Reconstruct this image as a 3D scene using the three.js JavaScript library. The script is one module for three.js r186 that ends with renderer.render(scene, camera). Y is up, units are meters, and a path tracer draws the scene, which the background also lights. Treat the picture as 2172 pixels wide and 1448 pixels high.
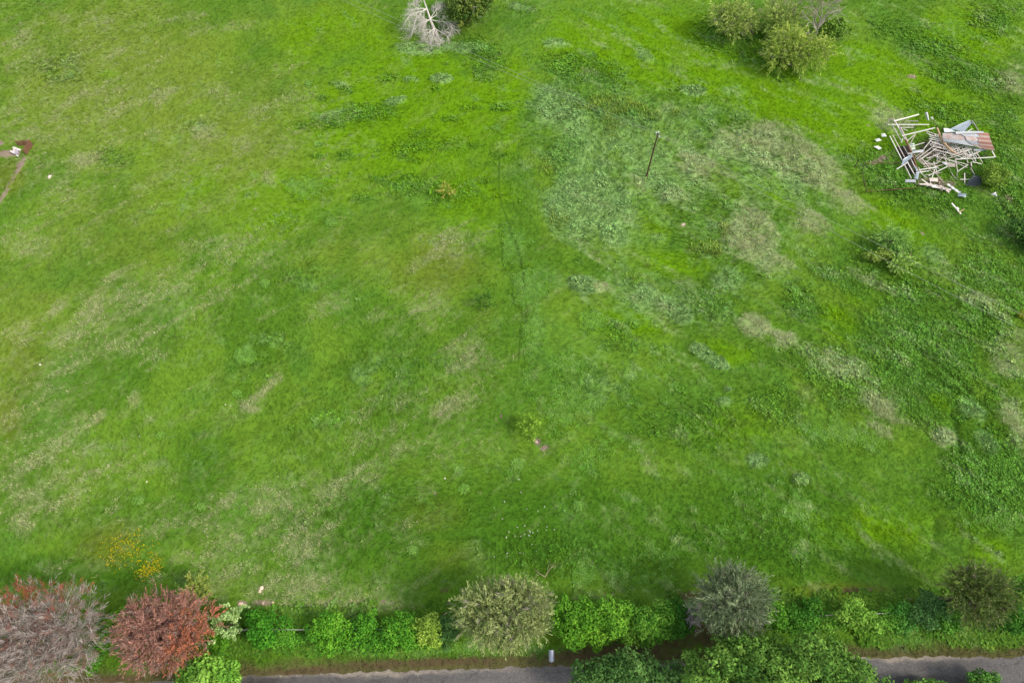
import * as THREE from 'three';
import { mergeGeometries } from 'three/addons/utils/BufferGeometryUtils.js';

// ------------------------------------------------------------------ camera, sky, sun, exposure
const scene = new THREE.Scene();
const CAM_H = 60, FOCAL = 1448, PIC_W = 2172, PIC_H = 1448;          // the drone's height in metres; its lens in units of the photograph
const TILT = THREE.MathUtils.degToRad(63.88);                       // looking down below the horizon
const camera = new THREE.PerspectiveCamera(THREE.MathUtils.radToDeg(2 * Math.atan(PIC_H / 2 / FOCAL)), 1.5, 1, 6000);
camera.position.set(0, CAM_H, 0);
camera.rotation.set(-TILT, 0, 0);
const renderer = new THREE.WebGLRenderer({ antialias: true });
renderer.toneMapping = THREE.LinearToneMapping;
renderer.toneMappingExposure = 1.95;
renderer.shadowMap.enabled = true;

const SUN = new THREE.Vector3(0.86, 0.86, 0.26).normalize();
{ // bright, thinly overcast sky: even, a little brighter round the veiled sun and towards the zenith
  const w = 256, h = 128, data = new Float32Array(w * h * 4);
  for (let j = 0; j < h; j++) for (let i = 0; i < w; i++) {
    const el = ((j + 0.5) / h - 0.5) * Math.PI, az = ((i + 0.5) / w) * 2 * Math.PI - Math.PI;
    const d = new THREE.Vector3(Math.cos(el) * Math.cos(az), Math.sin(el), Math.cos(el) * Math.sin(az));
    const s = Math.max(0, d.dot(SUN)), up = Math.max(0, d.y);
    const L = el < 0 ? 0.25 : 0.32 + 0.20 * up + 0.30 * Math.pow(s, 5);
    const o = (j * w + i) * 4;
    data[o] = L * 0.96; data[o + 1] = L * 0.99; data[o + 2] = L * 1.05; data[o + 3] = 1;
  }
  const sky = new THREE.DataTexture(data, w, h, THREE.RGBAFormat, THREE.FloatType);
  sky.mapping = THREE.EquirectangularReflectionMapping;
  sky.magFilter = sky.minFilter = THREE.LinearFilter;
  sky.needsUpdate = true;
  scene.background = sky; scene.environment = sky;
}
const sun = new THREE.DirectionalLight(0xfff1dc, 2.15);
sun.position.copy(SUN).multiplyScalar(150).add(new THREE.Vector3(0, 0, -40));
sun.target.position.set(0, 0, -40);
sun.castShadow = true; sun.shadow.radius = 26;
sun.shadow.mapSize.set(4096, 4096);
Object.assign(sun.shadow.camera, { left: -110, right: 110, top: 90, bottom: -90, near: 1, far: 400 });
scene.add(sun, sun.target);

// ------------------------------------------------------------------ helpers
const rng = (seed) => () => { seed = (seed + 0x6d2b79f5) | 0; let t = Math.imul(seed ^ (seed >>> 15), 1 | seed); t = (t + Math.imul(t ^ (t >>> 7), 61 | t)) ^ t; return ((t ^ (t >>> 14)) >>> 0) / 4294967296; };
const clamp = (x, a = 0, b = 1) => Math.min(b, Math.max(a, x));
const smooth = (a, b, x) => { const t = clamp((x - a) / (b - a)); return t * t * (3 - 2 * t); };
const mix = (a, b, t) => a + (b - a) * t;
function hash(x, y, s) { let h = Math.imul(x, 374761393) + Math.imul(y, 668265263) + Math.imul(s, 974634777); h = Math.imul(h ^ (h >>> 13), 1274126177); return ((h ^ (h >>> 16)) >>> 0) / 4294967296; }
function noise(x, y, s = 0) {                                       // value noise, 0..1
  const ix = Math.floor(x), iy = Math.floor(y), fx = x - ix, fy = y - iy, u = fx * fx * (3 - 2 * fx), v = fy * fy * (3 - 2 * fy);
  return mix(mix(hash(ix, iy, s), hash(ix + 1, iy, s), u), mix(hash(ix, iy + 1, s), hash(ix + 1, iy + 1, s), u), v);
}
function fbm(x, y, s = 0, n = 4) { let a = 0, w = 0.5, t = 0; for (let k = 0; k < n; k++) { a += w * noise(x, y, s + k * 17); t += w; w *= 0.5; const q = x * 1.62 - y * 1.24; y = x * 1.24 + y * 1.62; x = q; } return a / t; }
const V = (x, y, z) => new THREE.Vector3(x, y, z);
const sT = Math.sin(TILT), cT = Math.cos(TILT);
function ground(u, v, h = 0) {                                      // where the level y = h lies under a point of the photograph (its 2172 x 1448 units)
  const a = (u - PIC_W / 2) / FOCAL, b = (PIC_H / 2 - v) / FOCAL, dy = b * cT - sT, dz = -b * sT - cT, t = (h - CAM_H) / dy;
  return V(a * t, h, dz * t);
}
function lin(hex, k = 1) { const c = new THREE.Color(hex); return [c.r * k, c.g * k, c.b * k]; }
function color(hex, k = 1) { return new THREE.Color(hex).multiplyScalar(k); }
const used = {};
function numbered(name) { const n = used[name] = (used[name] ?? -1) + 1; return n ? `${name}_${String(n).padStart(3, '0')}` : name; }
function tag(o, label, category, group, kind) {
  o.userData.label = label; if (category) o.userData.category = category; if (group) o.userData.group = group; if (kind) o.userData.kind = kind; return o;
}
function thing(name, at, label, category, group) { const o = new THREE.Group(); o.name = numbered(name); o.position.copy(at); scene.add(o); return tag(o, label, category, group); }
function mesh(name, geometry, material, parent = scene) {
  const m = new THREE.Mesh(geometry, material); m.name = parent === scene ? numbered(name) : name; m.castShadow = m.receiveShadow = true; parent.add(m); return m;
}
const matte = (o) => new THREE.MeshPhysicalMaterial({ roughness: 1, metalness: 0, specularIntensity: 0.25, side: THREE.DoubleSide, ...o });   // blades and leaves: hardly any shine
const std = (o) => new THREE.MeshStandardMaterial({ roughness: 0.9, metalness: 0, side: THREE.DoubleSide, ...o });

// soup of triangles with a colour per vertex
class Soup {
  constructor() { this.p = []; this.c = []; }
  tri(a, b, c, col) { this.p.push(a.x, a.y, a.z, b.x, b.y, b.z, c.x, c.y, c.z); for (let i = 0; i < 3; i++) this.c.push(col[0], col[1], col[2]); }
  quad(a, b, c, d, col) { this.tri(a, b, c, col); this.tri(a, c, d, col); }
  tube(points, r0, r1, sides, col) {                                 // tapered limb
    const n = points.length; let ref = V(0.31, 0.2, 0.93), prev = null;
    for (let i = 0; i < n; i++) {
      const d = points[Math.min(i + 1, n - 1)].clone().sub(points[Math.max(i - 1, 0)]).normalize();
      const a = ref.clone().cross(d); if (a.lengthSq() < 1e-6) a.set(1, 0, 0); a.normalize(); const b = d.clone().cross(a); ref = b.clone().cross(a).negate().add(ref.multiplyScalar(0.01));
      ref = a.clone().cross(d).negate(); 
      const r = mix(r0, r1, i / (n - 1)), ring = [];
      for (let k = 0; k < sides; k++) { const t = (k / sides) * 2 * Math.PI; ring.push(points[i].clone().addScaledVector(a, Math.cos(t) * r).addScaledVector(b, Math.sin(t) * r)); }
      if (prev) for (let k = 0; k < sides; k++) { const k2 = (k + 1) % sides; this.quad(prev[k], prev[k2], ring[k2], ring[k], Array.isArray(col[0]) ? col[(i + k) % col.length] : col); }
      prev = ring;
    }
    const tip = points[n - 1]; for (let k = 1; k < sides - 1; k++) this.tri(prev[0], prev[k], prev[k + 1], Array.isArray(col[0]) ? col[0] : col);
    void tip;
  }
  build() {
    const g = new THREE.BufferGeometry();
    g.setAttribute('position', new THREE.BufferAttribute(new Float32Array(this.p), 3));
    g.setAttribute('color', new THREE.BufferAttribute(new Float32Array(this.c), 3));
    g.computeVertexNormals();
    return g;
  }
}
// ------------------------------------------------------------------ what grows where: fields on a plan of the pasture, in metres
const FX = -104, FZ = -112, CELL = 0.25, FW = 832, FD = 548;         // the plan reaches to x = 104, z = 25
const KINDS = ['dry', 'pale', 'lush', 'weed', 'leafy', 'bare', 'olive', 'brown', 'flower', 'mound', 'trail', 'deep', 'yellow', 'richShaded'];
const field = {}; for (const k of KINDS) field[k] = new Float32Array(FW * FD);
function patch(kind, u, v, ru, rv, turn = 0, amount = 1, soft = 1.15) {  // an elliptic patch; centre and radii read off the photograph, laid out on the plan
  const c = ground(u, v), t = THREE.MathUtils.degToRad(turn);
  const a = ground(u + ru * Math.cos(t), v + ru * Math.sin(t)).sub(c), b = ground(u - rv * Math.sin(t), v + rv * Math.cos(t)).sub(c);
  const det = a.x * b.z - a.z * b.x, R = (Math.abs(a.x) + Math.abs(b.x)) * 1.75, S = (Math.abs(a.z) + Math.abs(b.z)) * 1.75, f = field[kind];
  for (let j = Math.max(0, Math.floor((c.z - S - FZ) / CELL)); j <= Math.min(FD - 1, Math.ceil((c.z + S - FZ) / CELL)); j++)
    for (let i = Math.max(0, Math.floor((c.x - R - FX) / CELL)); i <= Math.min(FW - 1, Math.ceil((c.x + R - FX) / CELL)); i++) {
      const x = FX + i * CELL - c.x, z = FZ + j * CELL - c.z, p = (x * b.z - z * b.x) / det, q = (a.x * z - a.z * x) / det;
      const e = amount * smooth(1 + 0.5 * soft, Math.max(0, 1 - 0.7 * soft), Math.hypot(p, q)); const n = j * FW + i;
      if (amount > 0) { if (e > f[n]) f[n] = e; } else if (e < 0) f[n] = Math.max(0, f[n] + e);
    }
}
function streak(kind, points, width, amount = 1) {                  // a line worn or grown into the grass; width in metres
  const f = field[kind], P = points.map(([u, v]) => ground(u, v));
  for (let s = 0; s < P.length - 1; s++) {
    const a = P[s], b = P[s + 1], dx = b.x - a.x, dz = b.z - a.z, l2 = dx * dx + dz * dz, m = width * 2;
    for (let j = Math.max(0, Math.floor((Math.min(a.z, b.z) - m - FZ) / CELL)); j <= Math.min(FD - 1, Math.ceil((Math.max(a.z, b.z) + m - FZ) / CELL)); j++)
      for (let i = Math.max(0, Math.floor((Math.min(a.x, b.x) - m - FX) / CELL)); i <= Math.min(FW - 1, Math.ceil((Math.max(a.x, b.x) + m - FX) / CELL)); i++) {
        const x = FX + i * CELL, z = FZ + j * CELL, t = clamp(((x - a.x) * dx + (z - a.z) * dz) / l2);
        const e = amount * smooth(width, width * 0.35, Math.hypot(x - a.x - dx * t, z - a.z - dz * t)), n = j * FW + i; if (e > f[n]) f[n] = e;
      }
  }
}
const P = patch;
// dry, straw-coloured grass: the left half, in diagonal streaks
P('dry', 150, 230, 230, 330, 20, 0.42); P('dry', 330, 640, 420, 130, -28, 0.46); P('dry', 90, 900, 190, 260, 10, 0.46); P('dry', 560, 1130, 300, 150, -10, 0.52);
P('dry', 120, 1030, 170, 110, 0, 0.55); P('dry', 520, 300, 250, 150, -20, 0.36); P('dry', 900, 900, 260, 120, -20, 0.36); P('dry', 650, 1250, 260, 60, 0, 0.52);
P('dry', 145, 220, 75, 16, -40, 0.8); P('dry', 40, 85, 60, 25, -40, 0.7); P('dry', 230, 125, 60, 16, -30, 0.62); P('dry', 470, 60, 80, 16, -10, 0.62); P('dry', 390, 40, 60, 14, -10, 0.6);
P('dry', 180, 335, 55, 20, 0, 0.85); P('dry', 345, 205, 36, 18, -20, 0.8); P('dry', 430, 285, 62, 22, 10, 0.75); P('dry', 520, 320, 36, 14, -20, 0.7); P('dry', 570, 375, 26, 20, 40, 0.85);
P('dry', 470, 195, 50, 24, 0, 0.66); P('dry', 210, 620, 60, 12, -40, 0.86); P('dry', 195, 660, 45, 22, -30, 0.86); P('dry', 245, 580, 52, 12, -30, 0.8); P('dry', 120, 650, 40, 14, -50, 0.75);
P('dry', 130, 720, 60, 12, -22, 0.75); P('dry', 270, 640, 22, 16, 0, 0.7); P('dry', 60, 520, 70, 36, 0, 0.7); P('dry', 40, 700, 40, 30, 0, 0.6); P('dry', 150, 780, 70, 16, -25, 0.72);
P('dry', 285, 850, 22, 14, -50, 0.9); P('dry', 560, 830, 60, 12, -40, 0.9); P('dry', 525, 862, 26, 12, 20, 0.9); P('dry', 200, 890, 34, 16, -40, 0.75); P('dry', 260, 880, 26, 14, -40, 0.75);
P('dry', 485, 1060, 14, 24, 20, 0.95); P('dry', 560, 1080, 50, 24, -10, 0.95); P('dry', 610, 1070, 16, 20, 0, 0.95); P('dry', 390, 1180, 44, 20, -20, 0.8); P('dry', 505, 1140, 16, 22, 0, 0.85);
P('dry', 640, 1160, 90, 30, -10, 0.75); P('dry', 45, 1110, 30, 36, 0, 0.85); P('dry', 60, 1050, 60, 30, 0, 0.8); P('dry', 300, 1000, 60, 18, -20, 0.66); P('dry', 700, 1035, 60, 26, -30, 0.72);
P('dry', 760, 1000, 50, 16, -30, 0.7); P('dry', 935, 880, 36, 14, 20, 0.85); P('dry', 960, 860, 60, 30, 0, 0.7); P('dry', 1000, 760, 60, 60, 0, 0.6); P('dry', 640, 1240, 120, 40, 0, 0.72);
P('dry', 750, 1285, 170, 20, 0, 0.85); P('dry', 900, 640, 80, 70, 0, 0.55); P('dry', 960, 520, 70, 60, 0, 0.55); P('dry', 700, 640, 70, 30, -30, 0.5);
// the tan mats right of the pole
P('dry', 1650, 320, 95, 60, 25, 0.95, 0.7); P('dry', 1730, 365, 70, 40, 25, 0.9, 0.7); P('dry', 1560, 300, 60, 40, 20, 0.75); P('dry', 1590, 500, 70, 62, 35, 0.95, 0.7); P('dry', 1640, 560, 40, 30, 0, 0.8);
P('dry', 1480, 350, 60, 36, 20, 0.66); P('dry', 1790, 425, 50, 26, 20, 0.85); P('dry', 1720, 470, 46, 30, 20, 0.75); P('dry', 1600, 690, 42, 30, 10, 0.95, 0.7); P('dry', 1665, 720, 30, 22, 0, 0.9);
P('dry', 1340, 400, 40, 26, 0, 0.66); P('dry', 1420, 420, 36, 20, 0, 0.6); P('dry', 1780, 780, 90, 34, 30, 0.7); P('dry', 1860, 850, 70, 40, 40, 0.72); P('dry', 1850, 905, 60, 20, 20, 0.75);
P('dry', 2140, 740, 50, 60, 30, 0.75); P('dry', 2150, 900, 30, 60, -20, 0.8); P('dry', 2000, 930, 26, 22, 20, 0.75); P('dry', 2150, 170, 40, 34, 0, 0.8); P('dry', 1880, 250, 60, 30, 20, 0.6);
P('dry', 1850, 600, 60, 20, 25, 0.6); P('dry', 2090, 650, 70, 22, 30, 0.7); P('dry', 1280, 610, 26, 14, 10, 0.8); P('dry', 1240, 160, 20, 12, 0, 0.7);
// pale blue-green long grass, laid over in mats
P('pale', 1190, 230, 75, 60, 30, 0.85, 0.8); P('pale', 1240, 330, 100, 90, 0, 0.62); P('pale', 1260, 430, 110, 90, 0, 0.9, 0.8); P('pale', 1370, 330, 120, 70, 20, 0.66); P('pale', 1420, 410, 30, 24, 0, 1, 0.5);
P('pale', 1290, 480, 60, 44, 30, 0.85); P('pale', 1480, 340, 60, 50, 0, 0.62); P('pale', 1240, 605, 40, 22, 20, 0.9, 0.6); P('pale', 1370, 620, 26, 20, 20, 1, 0.5); P('pale', 1440, 665, 38, 22, 25, 1, 0.5);
P('pale', 1400, 640, 90, 34, 25, 0.7); P('pale', 1490, 748, 36, 15, 30, 1, 0.5); P('pale', 1525, 770, 26, 14, 30, 0.95, 0.5); P('pale', 1560, 440, 40, 40, 0, 0.66); P('pale', 1540, 590, 50, 34, 0, 0.72);
P('pale', 1700, 370, 70, 60, 20, 0.75); P('pale', 1630, 330, 120, 70, 20, 0.7); P('pale', 1270, 820, 60, 40, 0, 0.6); P('pale', 885, 105, 55, 14, 5, 0.9, 0.6); P('pale', 985, 105, 55, 12, 5, 0.85, 0.6);
P('pale', 935, 170, 26, 10, 0, 1, 0.5); P('pale', 840, 215, 26, 10, -10, 0.85, 0.6); P('pale', 870, 170, 20, 8, 0, 0.75); P('pale', 720, 180, 22, 7, 10, 0.85, 0.6); P('pale', 700, 245, 34, 12, -20, 0.75);
P('pale', 1180, 95, 30, 10, 0, 0.8); P('pale', 1470, 195, 32, 12, 5, 1, 0.6); P('pale', 1370, 120, 26, 18, 20, 0.7); P('pale', 2060, 870, 40, 22, 40, 0.95, 0.7); P('pale', 2090, 940, 34, 20, 50, 0.9, 0.7);
P('pale', 2010, 925, 26, 18, 10, 0.9, 0.6); P('pale', 1700, 1015, 18, 12, 0, 1, 0.4); P('pale', 1605, 975, 26, 16, 0, 0.8); P('pale', 1540, 850, 18, 12, 0, 0.85); P('pale', 1545, 825, 10, 8, 0, 1, 0.5);
P('pale', 1980, 540, 40, 20, 20, 0.6); P('pale', 1890, 520, 40, 26, 0, 0.72); P('pale', 1020, 30, 20, 8, 0, 0.6); P('pale', 1110, 20, 40, 12, 20, 0.7); P('pale', 1290, 290, 170, 150, 0, 0.62, 1.4); P('pale', 1420, 340, 280, 190, 12, 0.6, 1.4); P('pale', 1560, 480, 150, 150, 20, 0.5, 1.4); P('pale', 1420, 640, 200, 60, 15, 0.5, 1.4);
P('pale', 420, 270, 60, 20, 0, 0.4); P('pale', 650, 600, 40, 20, -20, 0.45); P('pale', 560, 740, 60, 40, 0, 0.4); P('pale', 770, 780, 60, 40, 0, 0.45);
// bright yellow-green flush
P('lush', 850, 230, 330, 190, 0, 0.8); P('lush', 700, 90, 240, 120, 0, 0.62); P('lush', 620, 430, 200, 130, -20, 0.52); P('lush', 1400, 110, 290, 110, 8, 0.95); P('lush', 1850, 170, 300, 90, 12, 0.9);
P('lush', 1700, 240, 250, 60, 22, 0.92); P('lush', 2050, 80, 180, 90, 0, 0.66); P('lush', 1000, 420, 130, 120, 0, 0.66); P('lush', 1085, 240, 26, 190, 3, 0.7); P('lush', 1900, 470, 120, 46, 28, 0.8);
P('lush', 2010, 260, 120, 40, 10, 0.75); P('lush', 1780, 690, 60, 42, 40, 0.85); P('lush', 1440, 560, 110, 40, 10, 0.72); P('lush', 1330, 690, 110, 40, 10, 0.66); P('lush', 1530, 740, 90, 40, 20, 0.7);
P('lush', 1990, 850, 40, 20, 40, 0.85); P('lush', 2040, 845, 36, 12, 45, 0.85); P('lush', 1560, 900, 150, 70, 0, 0.5); P('lush', 1900, 1120, 260, 80, 0, 0.55); P('lush', 60, 560, 60, 70, 0, 0.45);
P('lush', 240, 170, 50, 30, 0, 0.55); P('lush', 360, 420, 200, 60, -30, 0.45); P('lush', 480, 560, 130, 50, -30, 0.6); P('lush', 1480, 200, 60, 30, 0, 0.6); P('lush', 1400, 480, 60, 40, 40, 0.6); P('lush', 1560, 420, 40, 30, 30, 0.6);
P('lush', 1640, 400, 60, 24, 40, 0.8); P('lush', 1830, 640, 60, 30, 20, 0.6); P('lush', 2090, 1170, 90, 40, 0, 0.6); P('lush', 270, 320, 90, 60, 0, 0.42);
// taller dark weeds
P('weed', 1240, 150, 110, 34, 12, 0.8); P('weed', 1290, 230, 130, 40, 15, 0.62); P('weed', 1190, 330, 40, 60, 20, 0.6); P('weed', 780, 240, 90, 26, -10, 0.66); P('weed', 700, 260, 46, 18, 10, 0.72);
P('weed', 900, 310, 90, 22, 0, 0.6); P('weed', 730, 330, 30, 14, 0, 0.75); P('weed', 1030, 110, 60, 26, 20, 0.66); P('weed', 1040, 150, 40, 26, 0, 0.66); P('weed', 1560, 80, 110, 44, 15, 0.7); P('weed', 1640, 130, 60, 34, 50, 0.75);
P('weed', 2050, 160, 90, 40, 10, 0.85); P('weed', 1960, 90, 120, 40, 20, 0.6); P('weed', 2110, 40, 60, 40, 0, 0.62); P('weed', 2020, 240, 120, 30, 12, 0.55); P('weed', 2130, 290, 40, 120, 0, 0.66);
P('weed', 1950, 760, 220, 120, 35, 0.78); P('weed', 1800, 800, 150, 80, 20, 0.72); P('weed', 2100, 620, 110, 160, 20, 0.78); P('weed', 2140, 480, 60, 100, 0, 0.9); P('weed', 1950, 620, 170, 70, 25, 0.62);
P('weed', 1880, 540, 70, 30, 15, 0.8); P('weed', 1800, 600, 110, 34, 25, 0.6); P('weed', 2100, 1010, 110, 110, 30, 0.78); P('weed', 1700, 640, 50, 34, 40, 0.8); P('weed', 1320, 720, 60, 40, 30, 0.62);
P('weed', 1500, 640, 70, 40, 20, 0.55); P('weed', 1640, 860, 90, 60, 20, 0.55); P('weed', 1460, 890, 140, 60, 0, 0.5); P('weed', 1950, 400, 130, 50, 8, 0.72); P('weed', 2020, 330, 110, 70, 0, 0.7); P('weed', 1850, 340, 60, 50, 0, 0.5);
P('weed', 760, 840, 240, 90, -20, 0.3); P('weed', 560, 760, 90, 60, -20, 0.34); P('weed', 830, 1060, 240, 90, -10, 0.28); P('weed', 620, 740, 40, 18, 0, 0.5); P('weed', 130, 150, 60, 40, 0, 0.5);
P('weed', 240, 330, 40, 22, 0, 0.6); P('weed', 1170, 1180, 160, 50, 0, 0.45); P('weed', 1650, 1150, 240, 60, 0, 0.4); P('weed', 640, 580, 60, 24, -20, 0.55); P('weed', 910, 400, 140, 40, 10, 0.5);
for (const [u, v, r] of [[830, 165, 14], [1060, 230, 16], [930, 190, 10], [805, 380, 18], [880, 340, 12], [1030, 385, 10], [650, 265, 16], [1010, 310, 14], [740, 190, 12], [960, 255, 12], [1060, 330, 14], [900, 285, 18], [670, 330, 12], [770, 420, 16], [1010, 230, 12], [690, 210, 14]]) P('weed', u, v, r * 1.8, r * 0.7, 5, 0.62, 1.3);
// fresh broad-leaved ground cover
P('leafy', 1210, 870, 80, 100, 10, 0.62, 1.4); P('leafy', 1190, 780, 60, 60, 0, 0.55, 1.4); P('leafy', 1260, 960, 110, 60, 0, 0.5, 1.4); P('leafy', 1130, 720, 30, 160, 3, 0.6); P('leafy', 1090, 520, 40, 60, 0, 0.72); P('leafy', 1120, 610, 46, 50, 0, 0.72);
P('leafy', 1290, 1220, 180, 44, 0, 0.5, 1.4); P('leafy', 1380, 1180, 110, 50, 0, 0.5, 1.4); P('leafy', 655, 395, 60, 34, 0, 0.75); P('leafy', 1250, 680, 36, 30, 0, 0.75); P('leafy', 1380, 800, 160, 90, 0, 0.4); P('leafy', 1660, 1090, 220, 80, 0, 0.45);
P('leafy', 1090, 1010, 30, 16, 0, 0.5); P('leafy', 600, 470, 70, 30, -20, 0.42); P('leafy', 700, 880, 70, 40, -10, 0.42); P('leafy', 1780, 920, 120, 40, 10, 0.6); P('leafy', 2120, 1110, 70, 30, 0, 0.6); P('leafy', 840, 1370, 330, 26, 0, 0.75); P('leafy', 2000, 1345, 190, 36, 0, 0.8);
for (const [u, v, r] of [[505, 835, 11], [292, 1062, 12], [427, 1075, 11], [342, 922, 11], [655, 178, 8], [668, 245, 9], [676, 305, 9], [1052, 272, 9], [313, 448, 7], [975, 998, 10], [985, 1040, 12], [875, 1165, 10], [1225, 1075, 12], [1100, 985, 14], [520, 755, 26], [1700, 1018, 14], [150, 160, 10], [700, 470, 12], [560, 600, 12]]) P('leafy', u, v, r, r * 0.75, 0, 1, 0.5);
// olive, thin turf; brown litter; bare soil; flowers
P('olive', 230, 1150, 90, 60, -20, 0.75); P('olive', 60, 780, 60, 90, 0, 0.6); P('olive', 20, 880, 40, 80, 0, 0.66); P('olive', 940, 560, 130, 90, 0, 0.6); P('olive', 900, 1090, 130, 60, 0, 0.5); P('olive', 20, 370, 40, 50, 0, 0.85);
P('olive', 600, 480, 160, 70, 0, 0.35); P('olive', 1560, 1240, 160, 40, 0, 0.6); P('olive', 1780, 1258, 140, 26, 0, 0.85); P('olive', 960, 1180, 120, 60, 0, 0.5); P('olive', 1020, 700, 60, 70, 0, 0.45); P('olive', 330, 520, 120, 40, -25, 0.4);
P('brown', 1300, 1385, 150, 24, -3, 0.95); P('brown', 1420, 1350, 80, 40, 0, 0.85); P('brown', 900, 1405, 300, 12, -2, 0.8); P('brown', 1520, 1345, 90, 30, 0, 0.85); P('brown', 1800, 1252, 70, 9, 0, 0.66); P('brown', 1480, 1262, 110, 14, 0, 0.66); P('brown', 1690, 1325, 46, 16, 0, 0.75);
P('brown', 250, 1440, 190, 8, -1, 0.75); P('brown', 640, 1425, 170, 8, -2, 0.8); P('brown', 940, 1255, 40, 12, -30, 0.4); P('brown', 1290, 1325, 90, 60, 0, 0.5); P('brown', 700, 1345, 170, 22, 0, 0.45);
P('bare', 20, 325, 30, 9, -5, 0.95, 0.6); P('bare', 0, 303, 10, 6, 0, 0.9); P('bare', 1140, 938, 9, 7, 20, 1, 0.6); P('bare', 1155, 952, 14, 6, -20, 0.85); P('bare', 1063, 884, 5, 7, 0, 1, 0.6); P('bare', 1053, 890, 5, 4, 0, 1, 0.6);
P('bare', 515, 1281, 14, 8, 10, 1, 0.6); P('bare', 560, 1279, 32, 5, 0, 0.95, 0.6); P('bare', 765, 1275, 8, 4, 0, 0.9); P('bare', 812, 1274, 9, 4, 0, 0.9); P('bare', 1935, 163, 14, 6, 5, 0.75, 1.2); P('bare', 1870, 340, 20, 9, -20, 0.62, 1.3); P('bare', 1850, 348, 18, 7, 0, 0.5, 1.3);
P('bare', 1842, 268, 6, 4, 0, 0.8); P('bare', 1912, 538, 6, 3, 30, 1); P('bare', 1930, 545, 10, 5, 45, 0.95); P('bare', 2140, 430, 6, 20, -35, 0.7); P('bare', 1955, 495, 10, 4, 40, 0.85); P('bare', 1845, 1250, 9, 5, 0, 0.85); P('bare', 1770, 1253, 26, 3, 0, 0.75);
P('bare', 935, 880, 6, 4, 0, 0.8); P('bare', 575, 370, 10, 8, 0, 0.5); P('bare', 1310, 960, 5, 4, 0, 0.8); P('bare', 1450, 479, 9, 7, 20, 0.7, 1.2); P('bare', 1285, 603, 14, 8, 10, 0.5); P('bare', 1990, 390, 60, 18, 5, 0.7); P('bare', 1960, 330, 50, 40, 0, 0.55); P('bare', 1167, 1412, 6, 10, 0, 0.85);
P('bare', 1020, 1048, 9, 5, 0, 0.6); P('bare', 925, 1047, 5, 5, 0, 0.9); P('bare', 555, 1250, 9, 8, 0, 0.8);
P('brown', 1972, 325, 46, 34, 10, 0.8, 1.2); P('brown', 1925, 345, 20, 34, 20, 0.7);  // dark soil under the barn, with shade between the timbers painted in
// broad turf tones plus painted light fade: brighter yellow-green upper left, shaded deeper green below
P('yellow', 250, 150, 330, 260, 0, 0.85, 1.4); P('yellow', 560, 260, 260, 220, -20, 0.75, 1.4); P('yellow', 260, 470, 320, 160, -25, 0.62, 1.4); P('yellow', 60, 640, 130, 260, 10, 0.6, 1.4); P('yellow', 760, 520, 260, 110, -10, 0.5, 1.4); P('yellow', 640, 60, 240, 90, 0, 0.6, 1.4);
P('richShaded', 1180, 1120, 420, 130, 0, 0.9, 1.4); P('richShaded', 1640, 1120, 420, 150, 0, 0.9, 1.4); P('richShaded', 2060, 1000, 160, 200, 0, 0.6, 1.4); P('richShaded', 420, 1030, 90, 170, 12, 0.6, 1.4); P('richShaded', 800, 1120, 260, 120, -8, 0.9, 1.4); P('richShaded', 1420, 900, 260, 120, 0, 0.5, 1.4); P('richShaded', 820, 820, 240, 110, -12, 0.28, 1.4); P('richShaded', 180, 1210, 260, 40, 0, 0.9, 1.4); P('richShaded', 500, 1330, 260, 60, 0, 0.6, 1.4); P('richShaded', 1400, 1390, 900, 40, 0, 0.6, 1.4); P('richShaded', 2000, 700, 170, 110, 30, 0.5, 1.4);
P('flower', 270, 1165, 74, 46, -15, 0.62); P('flower', 320, 1205, 40, 20, -30, 0.95);
streak('bare', [[-60, 470], [0, 422], [14, 400], [30, 370], [44, 345], [48, 335]], 0.6, 0.56);

for (const pts of [[[1940, 740], [2020, 800], [2110, 880]], [[1990, 810], [2080, 865]], [[1680, 590], [1720, 640], [1745, 670]], [[1660, 420], [1700, 440]], [[1975, 1150], [2050, 1190]], [[2010, 870], [2030, 900], [2040, 960]], [[2125, 440], [2145, 470], [2160, 480]], [[1990, 1100], [1975, 1180]]]) streak('deep', pts, 0.45, 0.8);

// the trodden trail: a hand's breadth of dark, flattened turf
const TRAIL = [[[1060, 330], [1059, 395], [1063, 430], [1077, 466], [1087, 500], [1099, 530], [1106, 560], [1110, 590], [1113, 616]], [[1118, 648], [1116, 690]], [[1103, 700], [1102, 740], [1097, 800], [1092, 835], [1085, 870], [1081, 900], [1078, 940]], [[1056, 1060], [1052, 1150], [1051, 1240]]].map((l) => new THREE.CatmullRomCurve3(l.map(([u, v]) => ground(u, v))).getPoints(40));
function trailDist(x, z) {
  if (x < -4 || x > 4 || z > -7) return 9; let best = 9;
  for (const l of TRAIL) { if (z < l[0].z - 1 || z > l[l.length - 1].z + 1) continue; for (let i = 0; i < l.length - 1; i++) { const a = l[i], b = l[i + 1], dx = b.x - a.x, dz = b.z - a.z, t = clamp(((x - a.x) * dx + (z - a.z) * dz) / (dx * dx + dz * dz)), d = Math.hypot(x - a.x - dx * t, z - a.z - dz * t); if (d < best) best = d; } }
  return best;
}
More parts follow.
